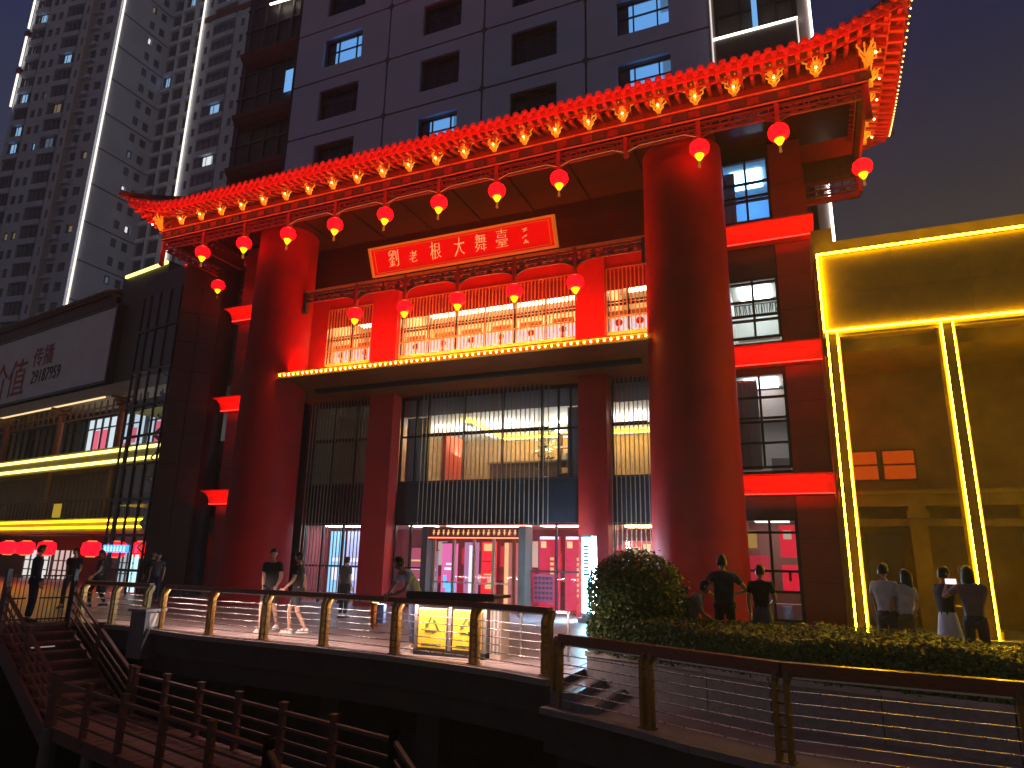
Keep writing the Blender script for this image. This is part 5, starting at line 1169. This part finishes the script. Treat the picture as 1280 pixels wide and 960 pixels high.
WK = thing('lower_walkway', 'dark reddish plank walkway low over the water', 'walkway', (*sp(6, .6), -1.45))
dl = 6.9
npl = 50
for i in range(npl): sbox(MB(), run + dl * i / npl + .004, run + dl * (i + 1) / npl - .004, -.05, wd_ + .05, zl_ - .045, zl_ + rnd.uniform(-.004, .003)).build('plank', dkwood, WK)
for n_ in (.05, wd_ - .05): a, c = sp(run, n_), sp(run + dl, n_); MB().beam((*a, zl_ - .15), (*c, zl_ - .15), .12, .18).build('joist', rail_d, WK)
for a in (run + 1.5, run + 3.6, run + 5.6):
    for n_ in (.1, wd_ - .1): p = sp(a, n_); MB().cyl((*p, -3.2), (*p, zl_ - .1), .10, n=9).build('pile', concrete, WK)
deck_rail('dark wooden railing on the near side of the lower walkway', along(run + .05, run + dl, 0, zl_, zl_, 5), .74)
deck_rail('dark wooden railing on the far side of the lower walkway', along(run + .05, run + dl + .8, wd_, zl_, zl_, 6), .74)
LS = thing('wooden_stairs', 'short lower flight of dark wooden steps leading down from the end of the walkway', 'stairs', (*sp(run + dl + 1, .6), -2))
for i in range(8): sbox(MB(), run + dl + .26 * i, run + dl + .26 * (i + 1) + .03, 0, wd_, zl_ - .17 * (i + 1) - .05, zl_ - .17 * (i + 1)).build('tread', dkwood, LS)
deck_rail('orange lit sloping rail at the near end of the walkway going down', along(run + dl, run + dl + 1.7, 0, zl_, zl_ - 1.15, 2), .74)
deck_rail('sloping rail at the far end of the walkway going down', along(run + dl + .8, run + dl + 2.4, wd_, zl_, zl_ - 1.15, 2), .74)
# gate of upright bars at the stair head
GA = thing('bar_gate', 'dark gate of upright bars standing open at the head of the stairs', 'gate', (*sp(-.1, .6), 0))
gap0, gap1 = .42, .80
for n0, n1 in ((0, gap0), (gap1 - .1, wd_)):
    for k in range(int((n1 - n0) / .085) + 1): p = sp(-.12, n0 + .02 + k * .085); MB().cyl((*p, .02), (*p, 1.05), .011, n=6).build('bar', dkframe, GA)
    for z in (.08, .55, 1.05): a, c = sp(-.12, n0), sp(-.12, n1); MB().beam((*a, z), (*c, z), .035, .035).build('gate_rail', dkframe, GA)
sbox(MB(), -.6, 0, -.05, wd_ + .05, -.12, .004).build('threshold', dkwood, GA)
for n_ in (0, wd_): p = sp(-.12, n_); MB().box(p[0] - .05, p[0] + .05, p[1] - .05, p[1] + .05, -.02, 1.2).build('gate_post', dkframe, GA)

# ---------------------------------------------------------------- recycling station
RB = thing('recycling_station', 'yellow double recycling bin with green marks under a dark flat canopy', 'recycling bin', (-5.85, 11.15, 0))
yel = M('bin_yellow_glow', (.72, .42, .03), .45, noise=.15, scale=6, emit=.42, ecol=(1, .50, .03)); ink = M('bin_ink', (.08, .10, .02), .6)  # door glow put in for light falling on them from the front
bx = [(-6.48, -5.93), (-5.80, -5.25)]
MB().box(-6.55, -5.18, 10.98, 11.45, .0, .10).build('base', dkframe, RB)
for x0, x1 in bx:
    d = MB().box(x0, x1, 11.02, 11.42, .10, .78).build('bin_body', M('bin_grey', (.25, .24, .24), .5), RB)
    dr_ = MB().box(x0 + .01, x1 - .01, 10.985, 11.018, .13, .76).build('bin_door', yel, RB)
    xc, zc = (x0 + x1) / 2, .50
    b = MB()
    vt = [Vector((xc + math.cos(math.pi / 2 + k * 2.0944) * .17, 10.978, zc - .02 + math.sin(math.pi / 2 + k * 2.0944) * .17)) for k in range(3)]
    for k in range(3):      # three chasing arrows around a triangle
        A, B_ = vt[k], vt[(k + 1) % 3]; dv = (B_ - A).normalized(); sv = Vector((-dv.z, 0, dv.x))
        b.beam(A + dv * .02, A + dv * .17, .036, .012, up=(0, -1, 0)); e_ = A + dv * .17
        b.add([e_ + sv * .042, e_ - sv * .042, e_ + dv * .085], [(0, 1, 2)])
    b.build('recycling_mark', ink, dr_)
    MB().box(x0 + .08, x1 - .08, 10.975, 10.984, .16, .20).build('printed_mark', ink, dr_)
for x in (-6.53, -5.865, -5.20): MB().box(x - .03, x + .03, 11.0, 11.42, .10, .98).build('upright', M('station_steel', (.35, .32, .30), .4, metal=.6), RB)
MB().box(-6.62, -4.95, 10.80, 11.50, .98, 1.03).box(-6.62, -4.95, 10.79, 10.81, .93, 1.06).build('canopy', dkframe, RB)
MB().box(-5.12, -4.92, 11.05, 11.4, 0, .86).build('side_locker', M('locker_cream', (.5, .42, .33), .5, noise=.15), RB)
for i in range(3): MB().box(-5.10 + i * .07, -5.07 + i * .07, 11.04, 11.049, .1, .8).build('locker_slat', M('locker_slat', (.16, .15, .17), .5), RB)
t = thing('notice_stand', 'dark low notice stand on thin legs behind the promenade railing end', 'stand', (-4.2, 11.5, 0))
for x in (-4.75, -3.9): MB().box(x - .015, x + .015, 11.5, 11.53, 0, .80).build('leg', steel, t)
MB().box(-4.78, -3.87, 11.5, 11.53, .76, .80).build('top_rail', steel, t); 
t = thing('hanging_bag', 'orange and blue bag hanging behind the railing beside the leaning man', 'bag', (-7.35, 11.0, .35))
MB().lathe((-7.42, 11.02, .72), [(.02, -.36), (.07, -.28), (.09, 0), (.07, .10)], 10).build('orange_pouch', M('pouch_orange', (.7, .25, .05), .6, noise=.2), t); MB().box(-7.34, -7.2, 10.98, 11.06, .48, .8).build('blue_pouch', M('pouch_blue', (.12, .22, .55), .6), t)

# ================================================================== people
skin_m = M('skin', (.48, .28, .19), .5, noise=.1, scale=12); hair_m = M('hair_black', (.014, .012, .012), .45, noise=.3, scale=30); eye_m = M('eye_dark', (.02, .015, .015), .3); lip_m = M('lips', (.35, .12, .10), .5); sole_m = M('shoe_dark', (.03, .03, .035), .5)
def cloth(n, c): return M('cloth_' + n, c, .85, noise=.15, scale=8, bump=.15)
def skinned(verts, edges, sub=1):
    me = bpy.data.meshes.new('skeleton'); me.from_pydata([v[:3] for v in verts], edges, []); o = bpy.data.objects.new('skeleton', me); COL.objects.link(o)
    md = o.modifiers.new('s', 'SKIN'); md.use_smooth_shade = True
    for i, v in enumerate(verts):
        d = me.skin_vertices[0].data[i]; r = v[3]; d.radius = r if isinstance(r, tuple) else (r, r); d.use_root = (i == 0)
    if sub: o.modifiers.new('u', 'SUBSURF').levels = sub; o.modifiers['u'].render_levels = sub
    dg = bpy.context.evaluated_depsgraph_get(); ev = o.evaluated_get(dg); m2 = ev.to_mesh()
    vs = [tuple(v.co) for v in m2.vertices]; fs = [tuple(p.vertices) for p in m2.polygons]; ev.to_mesh_clear(); bpy.data.objects.remove(o); bpy.data.meshes.remove(me)
    return vs, fs
BASEJ = dict(pelvis=(0, 0, .93), spine=(0, .005, 1.12), chest=(0, .0, 1.31), neck=(0, .01, 1.46), headb=(0, -.005, 1.54),
             hipR=(-.09, 0, .89), kneeR=(-.10, -.02, .49), ankR=(-.10, .02, .09), toeR=(-.11, -.14, .035), hipL=(.09, 0, .89), kneeL=(.10, -.02, .49), ankL=(.10, .02, .09), toeL=(.11, -.14, .035),
             shR=(-.175, 0, 1.40), elR=(-.225, .03, 1.12), wrR=(-.22, -.06, .88), shL=(.175, 0, 1.40), elL=(.225, .03, 1.12), wrL=(.22, -.06, .88))
def person(loc, rz, h, label, top, bottom, pose={}, longhair=False, skirt=False, short_sleeve=True, shorts=False, mask=False, wide=1.0, head_turn=0):
    s = h / 1.72; J = dict(BASEJ); J.update(pose); J = {k: Vector(v) for k, v in J.items()}
    t = thing('person', label, 'person', loc, rz=rz); BASE[t.name] = Vector((0, 0, 0))
    V = []; ids = {}
    def add(n, r, w=1): ids[n] = len(V); V.append((*(J[n]), r))
    W_ = wide
    add('pelvis', (.125 * W_, .095)); add('spine', (.115 * W_, .085)); add('chest', (.135 * W_, .095)); add('neck', .055); add('headb', .058)
    for sd_ in 'RL':
        add('hip' + sd_, .085); add('knee' + sd_, .055); add('ank' + sd_, .036); add('toe' + sd_, .032)
        add('sh' + sd_, .058); add('el' + sd_, .040); add('wr' + sd_, .027)
    Ed = [('pelvis', 'spine'), ('spine', 'chest'), ('chest', 'neck'), ('neck', 'headb')]
    for q in 'RL': Ed += [('pelvis', 'hip' + q), ('hip' + q, 'knee' + q), ('knee' + q, 'ank' + q), ('ank' + q, 'toe' + q), ('chest', 'sh' + q), ('sh' + q, 'el' + q), ('el' + q, 'wr' + q)]
    vs, fs = skinned(V, [(ids[a], ids[c]) for a, c in Ed])
    b = MB(); b.add(vs, fs, 0, True)
    for q in 'RL':         # palm, four unequal bent fingers, thumb from the side of the palm
        wv, e_ = J['wr' + q], J['el' + q]; d = (wv - e_).normalized(); sg = -1 if q == 'R' else 1
        x = d.cross(Vector((0, 1, 0)) if abs(d.y) < .9 else Vector((1, 0, 0))).normalized(); n_ = x.cross(d).normalized()
        side = n_ ; curl = x * (-sg if x.x * sg > 0 else sg)
        b.beam(wv - d * .01, wv + d * .085, .075, .030, up=curl)
        for k, (off, ln) in enumerate(((-.028, .070), (-.009, .080), (.010, .075), (.028, .058))):
            p0 = wv + d * .08 + side * off; p1 = p0 + d * ln * .55 + curl * .012; p2 = p1 + d * ln * .35 + curl * .03
            b.cyl(p0, p1, .0095, .0085, 6, 0); b.cyl(p1, p2, .0085, .0065, 6, 0)
        p0 = wv + d * .02 - side * .035; p1 = p0 + d * .035 - side * .025 + curl * .01; b.cyl(p0, p1, .011, .0095, 6, 0); b.cyl(p1, p1 + d * .03 + curl * .012, .0095, .007, 6, 0)
    # head with face
    hd = J['headb'] + Vector((0, -.012, .095)); ct, st_ = math.cos(head_turn), math.sin(head_turn)
    rot = lambda p: Vector((p[0] * ct - p[1] * st_, p[0] * st_ + p[1] * ct, p[2])) + hd
    hb = MB()
    nu, nv = 14, 10
    for j in range(nv + 1):
        a = math.pi * j / nv; r, z = math.sin(a), -math.cos(a)
        for i in range(nu):
            th = 2 * math.pi * i / nu; px_, py_ = math.cos(th) * r * .074, math.sin(th) * r * .093
            if z < 0: px_ *= 1 + .22 * z; py_ *= 1 + .12 * z; py_ += z * .012 if py_ < 0 else z * -.01
            hb.v.append((px_, py_, z * (.118 if z < 0 else .106)))
    for j in range(nv):
        for i in range(nu): hb.f.append([j * nu + i, j * nu + (i + 1) % nu, (j + 1) * nu + (i + 1) % nu, (j + 1) * nu + i]); hb.m.append(0); hb.sm.append(True)
    hb.ball((0, -.100, -.012), .014, .020, .024, 6, 5, 0)
    hb.ball((.075, .005, -.01), .012, .022, .03, 6, 5, 0).ball((-.075, .005, -.01), .012, .022, .03, 6, 5, 0)
    hb.ball((.030, -.083, .014), .013, .010, .008, 6, 4, 1).ball((-.030, -.083, .014), .013, .010, .008, 6, 4, 1)
    hb.ball((0, -.086, -.055), .024, .010, .008, 6, 4, 2)
    b.add([rot(v) for v in hb.v], hb.f, 0); k0 = len(b.m) - len(hb.m); b.m[k0:] = hb.m; b.sm[k0:] = hb.sm
    sc = lambda mb: setattr(mb, 'v', [(v[0] * s, v[1] * s, v[2] * s) for v in mb.v]) or mb
    sc(b).build('body', [skin_m, eye_m, lip_m], t)
    hr = MB()
    hvs = []
    for j in range(7):
        a = -.12 + 1.66 * j / 6
        for i in range(14):
            th = 2 * math.pi * i / 14; fr_ = max(0, -math.sin(th)); zz = math.sin(a) if True else 0
            r = max(0, math.cos(a)) ** .74 * (1 - .20 * max(0, math.sin(th)) * (1 - j / 6) ** 1.5); z = math.sin(a) * .116 + (.055 * fr_ * (1 - j / 6)) - (.05 * (1 - fr_) * (1 - j / 6) if math.sin(th) > -.2 else 0)
            hvs.append(rot((math.cos(th) * r * .086, math.sin(th) * r * .106 + .006, z)))
    hr.add(hvs, [(j * 14 + i, j * 14 + (i + 1) % 14, (j + 1) * 14 + (i + 1) % 14, (j + 1) * 14 + i) for j in range(6) for i in range(14)], 0, True)
    if longhair:
        lv = []
        for j in range(7):
            z = .05 - j * .075; wdt = .085 + .012 * math.sin(j * .8) - (.02 if j == 6 else 0)
            for i in range(10): th = math.pi * (-.08 + 1.16 * i / 9); lv.append(rot((math.cos(th) * wdt, math.sin(th) * (.10 - .004 * j) + .008, z)))
            for i in range(10): th = math.pi * (1.08 - 1.16 * i / 9); lv.append(rot((math.cos(th) * wdt * .8, math.sin(th) * .07 + .008, z)))
        hr.add(lv, [(j * 20 + i, j * 20 + (i + 1) % 20, (j + 1) * 20 + (i + 1) % 20, (j + 1) * 20 + i) for j in range(6) for i in range(20)], 0, True)
    sc(hr).build('hair', hair_m, t)
    # shirt
    V2 = []; id2 = {}
    def ad(n, p, r): id2[n] = len(V2); V2.append((*p, r))
    ad('pelvis', J['pelvis'] - (J['spine'] - J['pelvis']) * .55, (.160 * W_, .138)); ad('spine', J['spine'], (.146 * W_, .118)); ad('chest', J['chest'] + Vector((0, .01, .02)), (.168 * W_, .132)); ad('neck', J['neck'] - Vector((0, 0, .02)), .078)
    E2 = [('pelvis', 'spine'), ('spine', 'chest'), ('chest', 'neck')]
    for q in 'RL':
        ad('sh' + q, J['sh' + q], .073); k = .62 if short_sleeve else 1
        ad('el' + q, J['sh' + q].lerp(J['el' + q], k), .062 if short_sleeve else .052); E2 += [('chest', 'sh' + q), ('sh' + q, 'el' + q)]
        if not short_sleeve: ad('wr' + q, J['el' + q].lerp(J['wr' + q], .9), .040); E2 += [('el' + q, 'wr' + q)]
    vs, fs = skinned(V2, [(id2[a], id2[c]) for a, c in E2]); b = MB().add(vs, fs, 0, True); c_ = J['chest']; b.ball((c_.x, c_.y + .015, c_.z + .045), .165 * W_, .108, .13, 12, 8).ball((J['spine'].x, J['spine'].y + .005, J['spine'].z + .02), .145 * W_, .112, .16, 12, 8); sc(b).build('shirt', top, t)
    if skirt:
        p = J['pelvis']; b = MB(); b.lathe((p.x, p.y, 0), [(.235, .50), (.20, .72), (.165, .92), (.145, 1.02)], 18, flute=.05, sy=.8); sc(b).build('skirt', bottom, t)
    else:
        V3 = []; id3 = {}
        def a3(n, p, r): id3[n] = len(V3); V3.append((*p, r))
        a3('pelvis', J['pelvis'] + (J['spine'] - J['pelvis']) * .45, (.136 * W_, .105)); E3 = []
        for q in 'RL':
            a3('hip' + q, J['hip' + q], .100); a3('kn' + q, J['hip' + q].lerp(J['knee' + q], .86 if shorts else 1), .074 if shorts else .070); E3 += [('pelvis', 'hip' + q), ('hip' + q, 'kn' + q)]
            if not shorts: a3('an' + q, J['knee' + q].lerp(J['ank' + q], .95), .058); E3 += [('kn' + q, 'an' + q)]
        vs, fs = skinned(V3, [(id3[a], id3[c]) for a, c in E3]); b = MB().add(vs, fs, 0, True); p_ = J['pelvis']; b.ball((p_.x, p_.y + .01, p_.z - .01), .158 * W_, .125, .14, 12, 8); sc(b).build('trousers', bottom, t)
    for q in 'RL':
        a, c = J['ank' + q], J['toe' + q]; b = MB(); d = (c - a); d.z = 0; d.normalize(); base = Vector((a.x, a.y, max(0, a.z - .09)))
        b.ball(base + d * .06 + Vector((0, 0, .045)), .05, .05, .05, 8, 5).beam(base - d * .07 + Vector((0, 0, .015)), base + d * .19 + Vector((0, 0, .015)), .09, .03)
        b.ball(base + d * .13 + Vector((0, 0, .04)), .048, .055, .036, 8, 5).ball(base - d * .03 + Vector((0, 0, .055)), .045, .05, .05, 8, 5); sc(b).build('shoe', white_m if mask or shorts else sole_m, t)
    if mask:
        b = MB(); b.add([rot(p) for p in ((-.06, -.075, -.0), (0, -.118, .002), (.06, -.075, 0), (.055, -.06, -.075), (0, -.098, -.095), (-.055, -.06, -.075))], [(0, 1, 4, 5), (1, 2, 3, 4)]); sc(b).build('face_mask', M('mask_pale', (.55, .62, .68), .8), t)
    return t
walkA = dict(kneeR=(-.10, -.16, .52), ankR=(-.10, -.12, .11), toeR=(-.11, -.27, .07), kneeL=(.10, .06, .50), ankL=(.10, .26, .14), toeL=(.11, .14, .04), elR=(-.23, .10, 1.14), wrR=(-.22, .12, .90), elL=(.23, -.06, 1.13), wrL=(.21, -.24, .95))
black, navy, dgrey = cloth('black', (.016, .016, .018)), cloth('navy', (.02, .03, .07)), cloth('grey', (.07, .07, .075))
lblue, white_c, denim = cloth('light_blue', (.62, .72, .86)), cloth('white', (.62, .62, .64)), cloth('denim', (.05, .07, .14))
PI = math.pi
lean = dict(spine=(0, -.10, 1.10), chest=(0, -.24, 1.25), neck=(0, -.33, 1.37), headb=(0, -.39, 1.43), shR=(-.18, -.27, 1.32), shL=(.18, -.27, 1.32), elR=(-.25, -.38, 1.08), wrR=(-.12, -.52, .98), elL=(.25, -.40, 1.08), wrL=(.10, -.54, .99))
person((-6.75, 11.35, 0), R(-28), 1.72, 'man in pale blue shirt leaning on the promenade railing beside the yellow bins', lblue, denim, lean, mask=True, head_turn=-.5)
person((-11.05, 12.35, 0), R(20), 1.74, 'man in dark clothes walking, seen from behind, just before the left giant column', black, black, walkA, short_sleeve=True, shorts=True, head_turn=.4)
person((-10.28, 12.30, 0), R(-62), 1.68, 'younger man in black tee shirt and pale shoes walking left before the lit slats', black, cloth('charcoal', (.03, .03, .035)), walkA, shorts=True, head_turn=0)  # trousers in a near-black cloth colour
person((-12.0, 16.3, 0), R(170), 1.60, 'person in dark grey standing at the slatted window far behind the railing', dgrey, black)
arms = dict(elR=(-.36, .05, 1.16), wrR=(-.20, -.16, 1.10), elL=(.35, .05, 1.16), wrL=(.19, -.16, 1.10), headb=(0, -.03, 1.53))
person((-1.50, 12.7, 0), R(195), 1.76, 'broad man in dark polo shirt with elbows out before the right column', cloth('dark_teal', (.035, .045, .06)), black, arms, wide=1.22)
person((-.90, 12.7, 0), R(170), 1.60, 'woman in black top and grey pleated skirt beside the broad man', black, cloth('pleat_grey', (.14, .14, .15)), dict(elR=(-.24, -.02, 1.13), wrR=(-.10, -.20, 1.05)), skirt=True)
crouch = dict(pelvis=(0, .05, .55), hipR=(-.09, .05, .53), hipL=(.09, .05, .53), kneeR=(-.14, -.34, .55), kneeL=(.14, -.34, .50), ankR=(-.12, -.02, .10), ankL=(.12, -.05, .10), toeR=(-.13, -.2, .035), toeL=(.13, -.22, .035),
              spine=(0, -.02, .76), chest=(0, -.12, .94), neck=(0, -.20, 1.06), headb=(0, -.25, 1.12), shR=(-.18, -.13, 1.03), shL=(.18, -.13, 1.03), elR=(-.3, -.18, .80), wrR=(-.22, -.38, .66), elL=(.32, -.10, .86), wrL=(.34, -.16, .62))
person((-2.02, 12.35, .05), R(100), 1.70, 'person in light top bending low half hidden by the round bush', cloth('sand', (.35, .30, .22)), navy, crouch)
person((0.96, 12.9, 0), R(150), 1.66, 'woman in white tee shirt behind the hedge, nearest the left pair of light strips', white_c, dgrey, dict(elR=(-.22, -.08, 1.14), wrR=(-.12, -.22, 1.05)))
tilt = dict(chest=(-.03, 0, 1.30), neck=(-.08, .01, 1.44), headb=(-.11, -.005, 1.51), shR=(-.20, 0, 1.37), shL=(.13, 0, 1.41), elL=(.22, .06, 1.15), wrL=(.24, -.06, .92), elR=(-.26, -.02, 1.1), wrR=(-.2, -.18, .98))
person((1.20, 12.9, 0), R(205), 1.60, 'woman in white top with long hair tilting toward her friend in white', white_c, cloth('ochre', (.22, .16, .08)), tilt, longhair=True, shorts=True)
photo = dict(elR=(-.16, -.28, 1.27), wrR=(.13, -.34, 1.46), elL=(.38, -.10, 1.25), wrL=(.30, -.33, 1.46), headb=(.02, -.02, 1.54))
T1 = person((2.11, 12.7, 0), R(175), 1.64, 'woman with long dark hair holding a phone up with both hands between the light strips', cloth('taupe', (.20, .17, .15)), dgrey, photo, longhair=True)
T2 = person((1.82, 13.1, 0), R(120), 1.62, 'slim person in black crop top raising one arm beside the woman photographing', black, lblue, dict(elR=(-.28, -.14, 1.42), wrR=(-.14, -.22, 1.64), elL=(.24, -.12, 1.12), wrL=(.12, -.26, 1.10)), skirt=True)
ph = thing('mobile_phone', 'phone with pink lit screen held up by the woman with long dark hair', 'phone', (1.900, 12.97, 1.42))
MB().box(1.820, 1.980, 12.965, 12.975, 1.38, 1.47).build('case', dkframe, ph); MB().box(1.825, 1.975, 12.960, 12.964, 1.385, 1.465).build('screen', E('phone_screen', (1, .70, .80), 1.4), ph)
gp = sp(-.35, .62)
person((gp[0], gp[1], 0), R(160), 1.74, 'tall figure in navy standing in the open gap of the bar gate', navy, navy, short_sleeve=False)
person((-20.2, 14.2, 0), R(30), 1.70, 'dark figure walking behind the right half of the gate', black, black, walkA)
person((-20.0, 14.9, 0), R(-20), 1.66, 'second dark figure close behind the walking one beyond the gate', dgrey, black, walkA)
person((-20.6, 12.0, 0), R(120), 1.72, 'dark haired person at the extreme left edge beyond the gate', dgrey, navy)
person((-20.9, 17.5, 0), R(60), 1.68, 'person in dark jacket passing the glass tower doorway', black, black, walkA, short_sleeve=False)
person((-20.3, 17.2, 0), R(40), 1.62, 'shorter companion beside the person in dark jacket at the tower foot', dgrey, navy)
